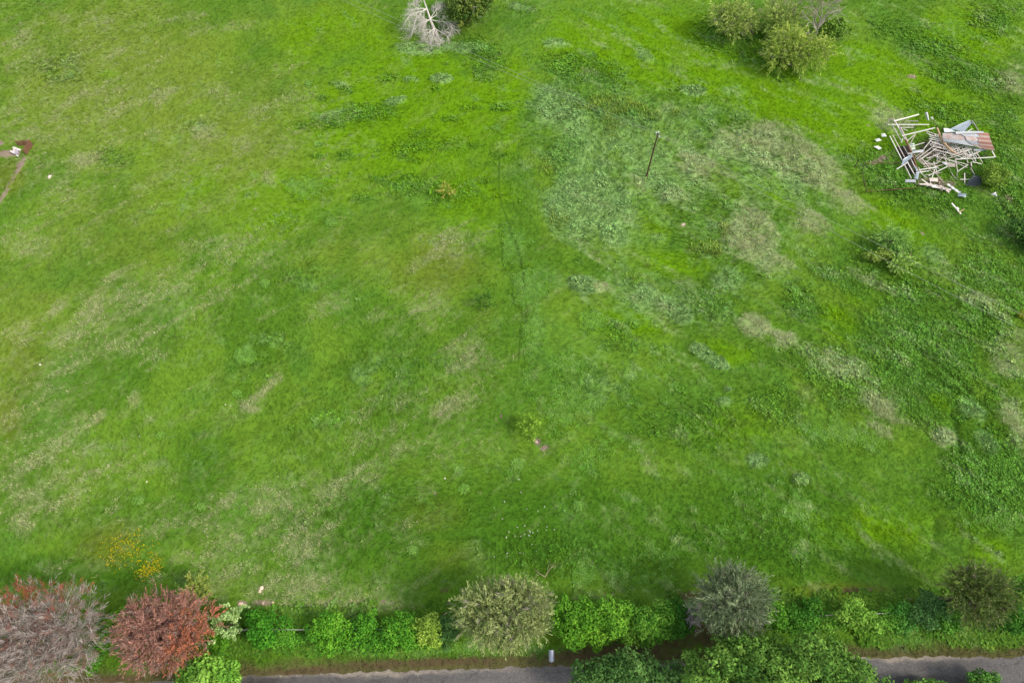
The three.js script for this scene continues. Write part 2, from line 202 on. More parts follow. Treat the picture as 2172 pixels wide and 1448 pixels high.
// road: its near-straight course and ragged edges
const ROAD_EDGE = [[-900, 1476], [-300, 1462], [60, 1452], [330, 1446], [560, 1433], [800, 1424], [1000, 1418], [1200, 1412], [1500, 1403], [1870, 1394], [2172, 1392], [2600, 1393], [3300, 1396]].map(([u, v]) => ground(u, v));
const ROAD_W = 5.6;
function roadEdge(x) {
  let k = 0; while (k < ROAD_EDGE.length - 2 && ROAD_EDGE[k + 1].x < x) k++;
  const a = ROAD_EDGE[k], b = ROAD_EDGE[k + 1]; return mix(a.z, b.z, (x - a.x) / (b.x - a.x)) + 0.34 * (fbm(x * 0.9, 3.1, 91, 3) - 0.5) + 0.16 * (noise(x * 4, 0, 92) - 0.5);
}
// relief
const relief = new Float32Array(FW * FD);
for (let j = 0; j < FD; j++) for (let i = 0; i < FW; i++) {
  const n = j * FW + i, x = FX + i * CELL, z = FZ + j * CELL, away = smooth(0, 5, roadEdge(x) - z) + smooth(0, 5, z - roadEdge(x) - ROAD_W);
  const rag = (f, s) => smooth(0.3, 0.8, f + (fbm(x * 0.55, z * 0.55, s, 3) - 0.5) * 0.9);
  const mat = rag(field.pale[n], 5), weed = rag(field.weed[n], 6), dry = field.dry[n] * (x > 10 ? 1 : 0.15);
  const lumps = Math.abs(fbm(x * 0.8, z * 0.8, 11, 3) - 0.5) * 2, hill = fbm(x * 0.045, z * 0.045, 12, 2) - 0.5;
  let h = 0.7 * hill + 0.10 * fbm(x * 0.9, z * 0.9, 13, 3);
  h += mat * (0.16 + 0.42 * lumps) + weed * (0.1 + 0.35 * lumps * lumps + 0.2 * (fbm(x * 1.7, z * 1.7, 14, 2) - 0.3)) + rag(dry, 7) * (0.12 + 0.25 * lumps);
  h -= 0.07 * clamp(field.trail[n]) + 0.4 * field.deep[n]; h = mix(h, 0.05, clamp(field.bare[n]));
  relief[n] = h * away;
}
function bil(f, x, z) {
  const a = clamp((x - FX) / CELL, 0, FW - 1.001), b = clamp((z - FZ) / CELL, 0, FD - 1.001), i = Math.floor(a), j = Math.floor(b), n = j * FW + i, p = a - i, q = b - j;
  return mix(mix(f[n], f[n + 1], p), mix(f[n + FW], f[n + FW + 1], p), q);
}
const terr = (x, z) => bil(relief, x, z);
const onGround = (u, v, lift = 0) => { const p = ground(u, v); p.y = terr(p.x, p.z) + lift; return p; };

// colour of the sward, as a plan map (albedo)
const G = 0.50;
const PAL = { base: lin(0x6c9f2c, G), base2: lin(0x80b034, G), dry: lin(0xc6cf94, G), mat: lin(0xdcecae, G), pale: lin(0xb2e090, G), lush: lin(0x80b806, G), yellow: lin(0x93b040, G), richShaded: lin(0x568e22, G), weed: lin(0x70ac42, G), leafy: lin(0x86ba54, G), bare: lin(0xb4a292, G), olive: lin(0x869430, G), brown: lin(0x75624c, G), flower: lin(0xd8cc20, G * 1.3), trail: lin(0x2e4c18, G) };
const TW = 2048, TD = 1350, TSX = (FW - 1) * CELL / TW, TSZ = (FD - 1) * CELL / TD, sward = new Float32Array(TW * TD * 3);
{
  const put = (c, k, a) => { c[0] = mix(c[0], k[0], a); c[1] = mix(c[1], k[1], a); c[2] = mix(c[2], k[2], a); };
  for (let j = 0; j < TD; j++) for (let i = 0; i < TW; i++) {
    const x = FX + (i + 0.5) * TSX, z = FZ + (j + 0.5) * TSZ, f = (k) => bil(field[k], x, z);
    const n1 = fbm(x * 0.16, z * 0.16, 21, 4), n2 = fbm(x * 0.7, z * 0.7, 22, 4), n3 = noise(x * 3.1, z * 3.1, 23), n4 = x < 6 ? fbm((x - z * 0.75) * 0.28, (z + x * 0.75) * 0.95, 24, 4) : fbm((x + z * 0.75) * 0.3, (z - x * 0.75) * 0.9, 24, 4), n5 = fbm((x * 0.8 + z * 0.6) * 0.3, (z * 0.8 - x * 0.6) * 1.1, 26, 4);
    const soft = (v) => smooth(0.12, 0.95, v + (n2 - 0.5) * 0.8 + (n1 - 0.5) * 0.4 + (n3 - 0.5) * 0.3);
    const rag = (v, s = 0.7) => smooth(0.34, 0.72, v + (n2 - 0.5) * s + (n3 - 0.5) * 0.32), c = [0, 0, 0];
    put(c, PAL.base, 1); put(c, PAL.base2, smooth(0.4, 0.6, n1)); put(c, PAL.weed, 0.4 * smooth(0.48, 0.74, fbm(x * 0.3, z * 0.3, 25, 4)));
    put(c, PAL.yellow, 0.85 * smooth(0.15, 0.85, f('yellow') + (n1 - 0.5) * 0.5 + (n2 - 0.5) * 0.3)); put(c, PAL.richShaded, 0.85 * smooth(0.12, 0.8, f('richShaded') + (n1 - 0.5) * 0.6 + (n2 - 0.5) * 0.4)); put(c, PAL.olive, 0.6 * smooth(0.2, 0.8, f('olive') + (n1 - 0.5) * 0.5));
    put(c, PAL.lush, 0.9 * smooth(0.25, 0.75, f('lush') + (n1 - 0.5) * 0.5 + (n2 - 0.5) * 0.5));
    const p = f('pale'); put(c, PAL.pale, 0.7 * soft(p + (n5 - 0.5) * 0.5)); const w = f('weed'); put(c, PAL.weed, 0.7 * soft(w + (n5 - 0.5) * 0.6)); if (x > 2) put(c, PAL.weed, 0.3 * smooth(0.5, 0.75, n5)); const l = f('leafy'); put(c, PAL.leafy, 0.7 * smooth(0.3, 0.75, l + (n2 - 0.5) * 0.7 + (n3 - 0.5) * 0.5));
    const d = f('dry'); put(c, x < 6 ? PAL.dry : PAL.mat, (x < 6 ? 0.44 : 0.58) * smooth(0.05, 1.2, d + (n4 - 0.5) * (x < 6 ? 0.5 : 0.9) + (x < 6 ? 0 : (n5 - 0.5) * 0.8) + (n2 - 0.5) * 0.6 + (n3 - 0.5) * 0.6));
    put(c, PAL.dry, 0.12 * smooth(0.55, 0.85, n4));
    put(c, PAL.brown, 0.8 * rag(f('brown'), 0.9)); const b = f('bare'); put(c, PAL.bare, rag(b, 0.6)); put(c, PAL.trail, 0.55 * smooth(0.16, 0.03, trailDist(x, z) + (z > -27 ? 0.06 : 0)));
    if (roadEdge(x) - z < 1.4 && z - roadEdge(x) < ROAD_W + 1) put(c, PAL.brown, 0.8 * smooth(1.4, 0.2, roadEdge(x) - z + (n2 - 0.5)));
    const k = 0.91 + 0.18 * fbm(x * 1.9, z * 1.9, 27, 3), o = (j * TW + i) * 3; sward[o] = c[0] * k; sward[o + 1] = c[1] * k; sward[o + 2] = c[2] * k;
  }
}
function swardAt(x, z) { const i = clamp(Math.floor((x - FX) / TSX), 0, TW - 1), j = clamp(Math.floor((z - FZ) / TSZ), 0, TD - 1), o = (j * TW + i) * 3; return [sward[o], sward[o + 1], sward[o + 2]]; }

{ // the pasture: one sheet out to the horizon
  const data = new Uint8Array(TW * TD * 4), toS = (v) => 255 * (v <= 0.0031308 ? 12.92 * v : 1.055 * Math.pow(v, 1 / 2.4) - 0.055);
  for (let n = 0; n < TW * TD; n++) { for (let k = 0; k < 3; k++) data[n * 4 + k] = toS(clamp(sward[n * 3 + k])); data[n * 4 + 3] = 255; }
  const map = new THREE.DataTexture(data, TW, TD); map.colorSpace = THREE.SRGBColorSpace; map.magFilter = THREE.LinearFilter; map.wrapS = map.wrapT = THREE.MirroredRepeatWrapping; map.needsUpdate = true;
  const axis = (lo, hi, step, far) => { const a = []; for (let x = lo; x <= hi + 1e-6; x += step) a.push(x); let s = step; for (let x = hi; x < far;) { s *= 1.5; x += s; a.push(x); } s = step; for (let x = lo; x > -far;) { s *= 1.5; x -= s; a.unshift(x); } return a; };
  const X = axis(-82, 82, 0.3, 3000), Z = axis(-96, 8, 0.3, 3000), pos = [], uv = [], idx = [];
  for (const z of Z) for (const x of X) { pos.push(x, terr(x, z), z); uv.push((x - FX) / ((FW - 1) * CELL), (z - FZ) / ((FD - 1) * CELL)); }
  for (let j = 0; j < Z.length - 1; j++) for (let i = 0; i < X.length - 1; i++) { const a = j * X.length + i, b = a + X.length; idx.push(a, b, a + 1, a + 1, b, b + 1); }
  const g = new THREE.BufferGeometry(); g.setAttribute('position', new THREE.Float32BufferAttribute(pos, 3)); g.setAttribute('uv', new THREE.Float32BufferAttribute(uv, 2)); g.setIndex(idx); g.computeVertexNormals();
  tag(mesh('pasture', g, matte({ map })), 'green pasture of mixed grass with straw and dark weed patches', null, null, 'structure');
}
{ // the road: worn asphalt with a gravelly, crumbled edge
  const w = 2048, d = 128, data = new Uint8Array(w * d * 4);
  const R = rng(5);
  for (let j = 0; j < d; j++) for (let i = 0; i < w; i++) {
    const x = i * 0.06, y = j / d * ROAD_W, e = Math.min(y, ROAD_W - y), crack = Math.min(Math.abs(fbm(x * 0.35, y * 0.6, 46, 4) - 0.5), Math.abs(fbm(x * 0.2 + 9, y * 0.9, 47, 4) - 0.47)) < 0.006 ? 0.82 : 1, patched = smooth(0.6, 0.62, noise(x * 0.16, y * 0.5, 48)) * 0.16;
    const dust = 0.85 * smooth(0.5, 0.25, e * 0.8 + fbm(x * 0.5, y * 1.5, 41, 4) * 0.6 - 0.1) * smooth(0.4, 0.6, fbm(x * 0.07, 0.5, 44, 2) + 0.04), grain = (R() * 0.3 + 0.85) * crack * (1 - patched), wear = 0.8 + 0.4 * fbm(x * 0.1, y * 1.1, 42, 3), grit = R() < 0.02 ? 26 : 0;
    const o = (j * w + i) * 4; data[o] = Math.min(255, (mix(80, 134, dust) + grit) * grain * wear); data[o + 1] = Math.min(255, (mix(79, 125, dust) + grit) * grain * wear); data[o + 2] = Math.min(255, (mix(80, 116, dust) + grit) * grain * wear); data[o + 3] = 255;
  }
  const map = new THREE.DataTexture(data, w, d); map.colorSpace = THREE.SRGBColorSpace; map.magFilter = THREE.LinearFilter; map.wrapS = THREE.RepeatWrapping; map.wrapT = THREE.ClampToEdgeWrapping; map.needsUpdate = true;
  const pos = [], uv = [], idx = [], N = 900, M = 8;
  for (let i = 0; i <= N; i++) { const x = -110 + 220 * i / N, z = roadEdge(x); for (let j = 0; j <= M; j++) { const t = j / M; pos.push(x, 0.012 + 0.05 * Math.sin(Math.PI * t), z + ROAD_W * t); uv.push((x + 110) / 122.9, t); } }
  for (let i = 0; i < N; i++) for (let j = 0; j < M; j++) { const a = i * (M + 1) + j, b = a + M + 1; idx.push(a, a + 1, b, a + 1, b + 1, b); }
  const g = new THREE.BufferGeometry(); g.setAttribute('position', new THREE.Float32BufferAttribute(pos, 3)); g.setAttribute('uv', new THREE.Float32BufferAttribute(uv, 2)); g.setIndex(idx); g.computeVertexNormals();
  tag(mesh('road', g, std({ map, roughness: 0.95 })), 'narrow grey asphalt road with crumbled dusty edge', null, null, 'structure');
}
// ------------------------------------------------------------------ grass, weeds and flowers: nobody could count them
function bladesGeometry(seed, n, spread, len, width, lean) {
  const R = rng(seed), s = new Soup();
  for (let k = 0; k < n; k++) {
    const a = R() * 6.283, r = Math.sqrt(R()) * spread, L = len * (0.6 + 0.6 * R()), t = a + (R() - 0.5) * 1.4, o = lean * (0.5 + R());
    const b = V(Math.cos(a) * r, -0.02, Math.sin(a) * r), tip = b.clone().add(V(Math.cos(t) * o * L, L * Math.sqrt(Math.max(0.1, 1 - o * o * 0.6)), Math.sin(t) * o * L)), q = V(-Math.sin(t), 0, Math.cos(t)).multiplyScalar(width * (0.7 + 0.6 * R()));
    const v = 0.84 + 0.32 * R(); s.tri(b.clone().sub(q), b.clone().add(q), tip, [v, v, v]);
  }
  return s.build();
}
function leavesGeometry(seed, n, len, width) {
  const R = rng(seed), s = new Soup();
  for (let k = 0; k < n; k++) {
    const t = (k / n) * 6.283 + R(), L = len * (0.6 + 0.7 * R()), up = 0.1 + 0.45 * R(), d = V(Math.cos(t), up, Math.sin(t)).normalize(), q = V(-Math.sin(t), (R() - 0.5) * 0.5, Math.cos(t)).multiplyScalar(width * (0.7 + 0.6 * R()));
    const b = V((R() - 0.5) * 0.08, 0.02 + 0.1 * R(), (R() - 0.5) * 0.08), m = b.clone().addScaledVector(d, L * 0.55), tip = b.clone().addScaledVector(d, L).add(V(0, -0.04 * R(), 0)), v = 0.85 + 0.3 * R();
    s.quad(b, m.clone().add(q), tip, m.clone().sub(q), [v, v, v]);
  }
  return s.build();
}
const VIEW = [[-130, -40], [2310, -40], [2310, 1500], [-130, 1500]];
function scatter(name, label, geometry, count, seed, accept, size) {
  const R = rng(seed), mat = matte({ vertexColors: true }), out = [], col = [];
  const m4 = new THREE.Matrix4(), q = new THREE.Quaternion(), e = new THREE.Euler(), sc = V(1, 1, 1);
  let tries = 0;
  while (out.length < count && tries++ < Math.max(count * 14, 2500000)) {
    const z = -93 + 99 * R(), half = 44 + (-z) * 0.42 + 4, x = (R() * 2 - 1) * half;
    const e0 = roadEdge(x); if (z > e0 - 0.1 && z < e0 + ROAD_W + 0.1) continue;
    const a = accept(x, z, R); if (!a) continue;
    const c = swardAt(x, z), [s, sy, tilt, dir, tint] = size(x, z, R, a);
    e.set(Math.cos(dir) * tilt, R() * 6.283, Math.sin(dir) * tilt, 'XZY'); q.setFromEuler(e); sc.set(s, sy, s);
    m4.compose(V(x, terr(x, z), z), q, sc); out.push(m4.clone()); col.push(tint(c, R));
  }
  const im = new THREE.InstancedMesh(geometry, mat, out.length); im.name = numbered(name); im.castShadow = im.receiveShadow = true;
  const k = new THREE.Color();
  for (let i = 0; i < out.length; i++) { im.setMatrixAt(i, out[i]); im.setColorAt(i, k.setRGB(col[i][0], col[i][1], col[i][2])); }
  scene.add(im); return tag(im, label, null, null, 'stuff');
}
const jitter = (c, R, a = 0.34) => { const k = 1 - a / 2 + a * R(), h = (R() - 0.5) * 0.16; return [c[0] * k * (1 + h), c[1] * k, c[2] * k * (1 - h)]; };
const wind = (x, z) => 0.5 + 3.2 * fbm(x * 0.12, z * 0.12, 61, 2);
for (let v = 0; v < 3; v++) scatter('grass', ['short dense pasture grass', 'tufted pasture grass with longer blades', 'fine pasture grass leaning with the wind'][v], bladesGeometry(100 + v, 7, 0.11, 0.17, 0.022, 0.65 + 0.12 * v), 150000, 200 + v,
  (x, z, R) => { const b = bil(field.bare, x, z); return R() > b * 1.1 && trailDist(x, z) > (z > -27 ? 0.07 : 0.13) && R() > 0.75 * bil(field.brown, x, z) ? 1 : 0; },
  (x, z, R) => { const t = Math.max(bil(field.pale, x, z), bil(field.weed, x, z) * 0.9), s = (0.75 + 0.6 * R()) * (1 + 0.55 * t); return [s, s * (0.55 + 0.25 * t), 0.25 + 0.85 * t * R(), wind(x, z), jitter]; });
scatter('weeds', 'dark broad-leaved weeds growing through the grass', leavesGeometry(300, 7, 0.22, 0.055), 56000, 301,
  (x, z, R) => R() < (x > 3 || z < -46 ? 1 : 0.3) * 0.85 * smooth(0.15, 1.15, Math.max(bil(field.weed, x, z), bil(field.pale, x, z) * 0.4) + (fbm(x * 0.7, z * 0.7, 22, 3) - 0.5) * 1.0) ? 1 : 0,
  (x, z, R) => { const s = 0.35 + 1.1 * R() * R() * (0.6 + 0.8 * noise(x * 0.4, z * 0.4, 65)); return [s, s * 1.1, 0.3 * R(), R() * 6, (c, Q) => jitter([c[0] * 1.12, c[1] * 1.14, c[2] * 1.15], Q, 0.6)]; });
scatter('clover', 'fresh light green clover-like ground cover', leavesGeometry(310, 6, 0.15, 0.05), 36000, 311,
  (x, z, R) => R() < smooth(0.3, 0.8, bil(field.leafy, x, z) + (fbm(x * 0.7, z * 0.7, 22, 3) - 0.5) * 0.6) ? 1 : 0,
  (x, z, R) => { const s = 0.6 + 0.8 * R(); return [s, s, 0.3 * R(), R() * 6, (c, Q) => jitter([c[0] * 1.06, c[1] * 1.1, c[2] * 1.05], Q, 0.7)]; });
scatter('straw', 'dead straw stems bleached pale among the grass', bladesGeometry(320, 5, 0.16, 0.28, 0.015, 0.97), 24000, 321,
  (x, z, R) => R() < (x < 6 ? 0.24 : 0.26) * smooth(0.25, 1.35, bil(field.dry, x, z) + ((x < 6 ? fbm((x - z * 0.75) * 0.28, (z + x * 0.75) * 0.95, 24, 4) : fbm((x + z * 0.75) * 0.3, (z - x * 0.75) * 0.9, 24, 4)) - 0.5) * 1.2) ? 1 : 0,
  (x, z, R) => { const s = 0.7 + 0.7 * R(); return [s, s * 0.8, 0.4 * R(), R() * 6.3, (c, Q) => jitter(lin(Q() < 0.4 ? 0xd4d6a8 : 0xbccc8c, G * 1.15), Q, 0.4)]; });
scatter('yellow_flowers', 'patch of small yellow wildflowers above the red tree', leavesGeometry(330, 4, 0.05, 0.026), 420, 331,
  (x, z, R) => R() < bil(field.flower, x, z) * smooth(0.0, 1.1, bil(field.flower, x, z) + (fbm(x * 0.7, z * 0.7, 29, 3) - 0.5) * 0.7) ? 1 : 0,
  (x, z, R) => { const s = 0.7 + 0.8 * R(); return [s, s * 1.6, 0.2 * R(), R() * 6, (c, Q) => jitter(PAL.flower, Q, 0.5)]; });
{ // scattered white flower heads in the short turf
  const c0 = ground(1112, 1120), ax = ground(1180, 1120).x - c0.x, az = Math.abs(ground(1112, 1215).z - c0.z);
  scatter('white_flowers', 'scattered white flower heads in short turf above the olive tree', leavesGeometry(345, 5, 0.05, 0.035), 34, 346,
    (x, z, R) => R() < 0.6 - 0.5 * Math.hypot((x - c0.x) / ax, (z - c0.z) / az) ? 1 : 0, (x, z, R) => { const s = 0.8 + 0.8 * R(); return [s, s, 0.1, R() * 6, (c, Q) => jitter([0.42, 0.45, 0.38], Q, 0.3)]; });
}
{ // tall sedge standing in clumps in the long grass
  const spots = [[1285, 218, 44, 14], [1300, 235, 40, 14], [1330, 225, 34, 14], [1235, 232, 30, 9], [1296, 262, 20, 22], [1305, 290, 12, 10], [1380, 245, 26, 14], [1470, 530, 16, 14], [1500, 530, 22, 16], [1522, 535, 10, 18], [1190, 470, 22, 16], [1535, 490, 8, 18], [1175, 455, 10, 10], [1165, 350, 12, 16], [1440, 240, 20, 8], [1375, 565, 9, 8], [1340, 590, 12, 6]].map(([u, v, a, b]) => { const p = ground(u, v), q = ground(u + a, v), r = ground(u, v + b); return [p.x, p.z, q.x - p.x, r.z - p.z]; });
  scatter('sedge', 'tall yellow-green sedge standing in clumps near the pole', bladesGeometry(340, 4, 0.14, 0.75, 0.035, 0.75), 620, 341,
    (x, z, R) => { for (const [a, b, c, d] of spots) { const e = Math.hypot((x - a) / c, (z - b) / d); if (e < 1 && R() < 1.05 - e * 0.7) return 1; } return 0; },
    (x, z, R) => { const s = 0.6 + 0.6 * R(); return [s, s, 0.15 + 0.3 * R(), 3 + R(), (c, Q) => jitter(lin(Q() < 0.6 ? 0xa2be54 : 0x7ba23c, 0.75), Q, 0.5)]; });
}

{ // rank undergrowth along the fence line and the road verge
  const band = (x, z) => { const e = roadEdge(x) - z; return e; };
  scatter('undergrowth', 'rank leafy undergrowth along the hedgerow and verge', leavesGeometry(350, 9, 0.32, 0.11), 12000, 351,
    (x, z, R) => { const e = band(x, z); if (e < 0.7 || e > 6.2) return 0; const right = x > 28 ? smooth(0.8, 1.6, e) * smooth(4.6, 3.4, e) * 1.2 : 0, left = x > -24 && x < -5 ? smooth(1.4, 2.2, e) * smooth(4.6, 3.8, e) * 0.9 : 0, all = smooth(2.2, 3.2, e) * smooth(5.4, 4.4, e) * 0.22; return R() < Math.max(right, left, all) * smooth(0.3, 0.62, fbm(x * 0.5, z * 0.8, 63, 3)) * (1 - 0.8 * bil(field.brown, x, z)) ? 1 : 0; },
    (x, z, R) => { const s = 0.5 + 0.9 * R(); return [s, s * 1.2, 0.3 * R(), R() * 6, (c, Q) => jitter(between3([c[0] * 0.9, c[1], c[2] * 0.9], lin(0x5a8e2c, G), lin(0x7ea840, G), Q()), Q, 0.4)]; });
}
function between3(a, b, c, t) { const u = t < 0.5 ? [a, b, t * 2] : [b, c, t * 2 - 1]; return [0, 1, 2].map((k) => u[0][k] + (u[1][k] - u[0][k]) * u[2]); }
// ------------------------------------------------------------------ trees and shrubs
const leafMat = matte({ roughness: 0.8, specularIntensity: 0.4, vertexColors: true }), barkMat = std({ roughness: 0.95, vertexColors: true });
const L = 0.8;                                                     // leaf albedo against the colour seen in the picture
const bright = (...hex) => hex.map((h) => lin(h, 1.15));
const pale = (...hex) => hex.map((h) => { const c = lin(h, 1.3); return [c[0] * 1.1, c[1] * 0.98, c[2] * 1.15]; });
const tones = (...hex) => hex.map((h) => { const c = lin(h, L); return c[1] > c[0] * 1.15 ? [c[0] * 1.1 + 0.03 * c[1], c[1] * 0.93, c[2] * 0.76] : c; });
const mpp = (u, v, h) => ground(u + 1, v, h).x - ground(u, v, h).x;
const between = (a, b, t) => [mix(a[0], b[0], t), mix(a[1], b[1], t), mix(a[2], b[2], t)];
const unit = (R) => { const z = R() * 2 - 1, t = R() * 6.283, r = Math.sqrt(1 - z * z); return V(r * Math.cos(t), z, r * Math.sin(t)); };
function broadClump(s, p, d, R, o, col) {                           // a puff of small rhombic leaves, fuller on its outer side
  const size = o.cr * (0.6 + 0.7 * R()), n0 = d.clone().add(V(0, 0.5, 0)).normalize();
  for (let k = 0; k < o.k; k++) {
    const e = unit(R); if (e.dot(n0) < 0 && R() < 0.75) e.negate();
    const c = p.clone().addScaledVector(e, size * (0.55 + 0.5 * R())), n = e.clone().multiplyScalar(0.9).add(unit(R).multiplyScalar(0.75)).add(V(0, 0.35, 0)).normalize();
    const a = unit(R).cross(n).normalize(), b = n.clone().cross(a), l = o.leaf * (0.4 + 1.0 * R()), w = l * (o.slim ?? 0.55), v = 0.75 + 0.5 * R(), q = [col[0] * v, col[1] * v, col[2] * v];
    s.quad(c.clone().addScaledVector(a, -l / 2), c.clone().addScaledVector(b, w / 2), c.clone().addScaledVector(a, l / 2).addScaledVector(n, -l * 0.15), c.clone().addScaledVector(b, -w / 2), q);
  }
}
function sprayClump(s, p, d, R, o, col) {                           // a sprig: needle-fine twigs along an axis that leans outwards, like a plume
  const ax = d.clone().add(V(0, o.lift ?? 0.25, 0)).addScaledVector(unit(R), o.wild ?? 0.8).normalize(), A = (o.axis ?? 0.8) * (0.5 + 0.8 * R());
  for (let k = 0; k < o.k; k++) {
    const f = k / o.k, side = unit(R).cross(ax).normalize(), t = ax.clone().addScaledVector(side, (o.fan ?? 0.7) * (0.7 + 0.5 * R())).normalize(), b = p.clone().addScaledVector(ax, A * f).addScaledVector(unit(R), o.cr * 0.3 * R()); b.y -= (o.droop ?? 0) * A * f * f;
    const l = o.leaf * (0.55 + 0.6 * R()) * (1 - 0.45 * f), w = unit(R).cross(t).normalize().multiplyScalar((o.slim ?? 0.06) * (0.6 + 0.8 * R())), v = 0.72 + 0.56 * R();
    const m = b.clone().addScaledVector(t, l * 0.45), tip = b.clone().addScaledVector(t, l); tip.y -= (o.droop ?? 0) * l;
    s.quad(b, m.clone().add(w), tip, m.clone().sub(w), [col[0] * v, col[1] * v, col[2] * v]);
  }
}
// blobs: [x, y, z, rx, ry, rz] of the crown's masses, in metres from the foot of the trunk
function foliage(seed, blobs, n, o) {
  const R = rng(seed), s = new Soup(), vol = blobs.map((b) => Math.pow(b[3] * b[4] * b[5], 0.67)), sum = vol.reduce((a, b) => a + b, 0), clump = o.spray ? sprayClump : broadClump;
  blobs.forEach((b, i) => {
    const count = Math.round(n * vol[i] / sum);
    for (let k = 0; k < count; k++) {
      const d = unit(R); if (d.y < -0.35 && R() < 0.8) d.y *= -1;
      const lump = 1 + (o.lump ?? 0.45) * (fbm(d.x * 2.2 + seed, d.z * 2.2 + d.y * 1.7, seed, 4) - 0.5) * 2.6, r = lump * (R() < 0.75 ? 0.74 + 0.34 * R() : 0.35 + 0.5 * R());
      const p = V(b[0] + d.x * b[3] * r, b[1] + d.y * b[4] * r, b[2] + d.z * b[5] * r); if (p.y < 0.1) p.y = 0.1 + 0.2 * R();
      const out = V(d.x / b[3], d.y / b[4], d.z / b[5]).normalize(), u = R(), base = o.pick ? o.pick(p, R, o.tones) : between(o.tones[Math.floor(u * o.tones.length)], o.tones[Math.floor(R() * o.tones.length)], R());
      clump(s, p, out, R, o, base);
    }
  });
  return s.build();
}
function wander(R, a, b, n, bend) {
  const pts = [], l = a.distanceTo(b); for (let i = 0; i <= n; i++) { const t = i / n, p = a.clone().lerp(b, t); if (i > 0 && i < n) p.add(unit(R).multiplyScalar(bend * l)); pts.push(p); } return pts;
}
function woody(seed, blobs, h, r, col, limbs) {                     // trunk and main limbs of a tree in leaf
  const R = rng(seed), trunk = new Soup(), boughs = new Soup(), fork = V(blobs[0][0] * 0.3, h * 0.35, blobs[0][2] * 0.3);
  trunk.tube(wander(R, V(0, -0.15, 0), fork, 4, 0.04), r, r * 0.7, 8, col);
  for (let k = 0; k < limbs; k++) {
    const b = blobs[Math.floor(R() * blobs.length)], d = unit(R); d.y = Math.abs(d.y) * 0.8; const end = V(b[0] + d.x * b[3] * 0.85, b[1] + d.y * b[4] * 0.85, b[2] + d.z * b[5] * 0.85), pts = wander(R, fork, end, 4, 0.07);
    boughs.tube(pts, r * 0.45, r * 0.08, 5, col);
    for (let j = 0; j < 3; j++) { const q = pts[1 + Math.floor(R() * 3)], e = q.clone().add(unit(R).multiplyScalar(0.35 * b[3])); boughs.tube(wander(R, q, e, 2, 0.1), r * 0.14, r * 0.03, 4, col); }
  }
  return [trunk.build(), boughs.build()];
}
const BARK = [lin(0x6f6258, 0.5), lin(0x7d7066, 0.5), lin(0x5e524a, 0.5)];
// a tree or shrub whose crown is seen round (u, v); ru and rv are its half extents in the photograph, h its height in metres
function plant(name, u, v, ru, rv, h, label, category, o) {
  const hc = h * (o.mid ?? 0.58), c = ground(u, v, hc), k = mpp(u, v, hc), y0 = terr(c.x, c.z), t = thing(name, V(c.x, y0, c.z), label, category, o.group), rx = ru * k * (o.fill ?? (o.shrub ? 1.02 : o.spray ? 0.76 : 0.84)), rz = rv * k * (o.spray && !o.shrub ? 0.92 : 1) * (o.fill ?? (o.shrub ? 1.02 : o.spray ? 0.76 : 0.84)) * (o.deep ?? 1), ry = h - hc;
  const blobs = (o.blobs ?? [[0, 0, 0, 1, 1, 1]]).map((b) => [b[0] * rx, hc + b[1] * ry, b[2] * rz, b[3] * rx, b[4] * ry, b[5] * rz]), seed = Math.round(u * 7 + v * 3);
  const [trunk, boughs] = woody(seed, blobs, h, o.trunk ?? Math.max(0.04, h * 0.025), o.bark ?? BARK, o.limbs ?? 7);
  mesh(o.shrub ? 'stem' : 'trunk', trunk, barkMat, t); mesh(o.shrub ? 'twigs' : 'branches', boughs, barkMat, t).userData.kind = 'stuff';
  mesh(o.shrub ? 'foliage' : 'crown', foliage(seed + 1, blobs, o.n, o), leafMat, t);
  if (o.more) o.more(t, blobs, seed, h);
  return t;
}
const lobes = (seed, n, spread, r) => { const R = rng(seed), a = [[0.08 * Math.cos(seed), 0.05, 0.08 * Math.sin(seed), 0.58, 0.8, 0.58]]; for (let k = 0; k < n; k++) { const t = (k + R() * 0.7) / n * 6.283, q = r * (0.75 + 0.5 * R()); a.push([Math.cos(t) * spread, (R() - 0.55) * 0.5, Math.sin(t) * spread, q, q * (0.8 + 0.4 * R()), q]); } return a; };
const ragged = (seed, n) => { const R = rng(seed), a = []; for (let k = 0; k < n; k++) { const t = R() * 6.283, r = Math.sqrt(R()) * 0.72, q = 0.26 + 0.24 * R(); a.push([Math.cos(t) * r, -0.35 + 0.75 * R() - 0.35 * r, Math.sin(t) * r, q, q * (0.8 + 0.9 * R()), q]); } for (let k = 0; k < 4; k++) { const t = R() * 6.283, r = 0.6 + 0.45 * R(), q = 0.12 + 0.12 * R(); a.push([Math.cos(t) * r, -0.3 + 0.9 * R(), Math.sin(t) * r, q, q * 1.5, q]); } a.push([0, -0.35, 0, 0.55, 0.6, 0.5]); return a; };
const twiggy = (n, leaf, slim, hexes, o = {}) => (t, blobs, seed) => { mesh('bare_twigs', foliage(seed + 9, blobs, n, { spray: true, k: 7, cr: 0.2, leaf, slim, fan: 0.5, tones: tones(...hexes), ...o }), barkMat, t).userData.kind = 'stuff'; };
const redLitPick = (p, R, c) => { const e = smooth(0.2, 3.2, p.x + 0.35 * p.z + (R() - 0.5) * 1.6); return R() < e * 0.9 ? between(c[0], c[1], R()) : between(c[2], c[3], R()); };  // orange clumps on the right paint the sunlit side into the foliage

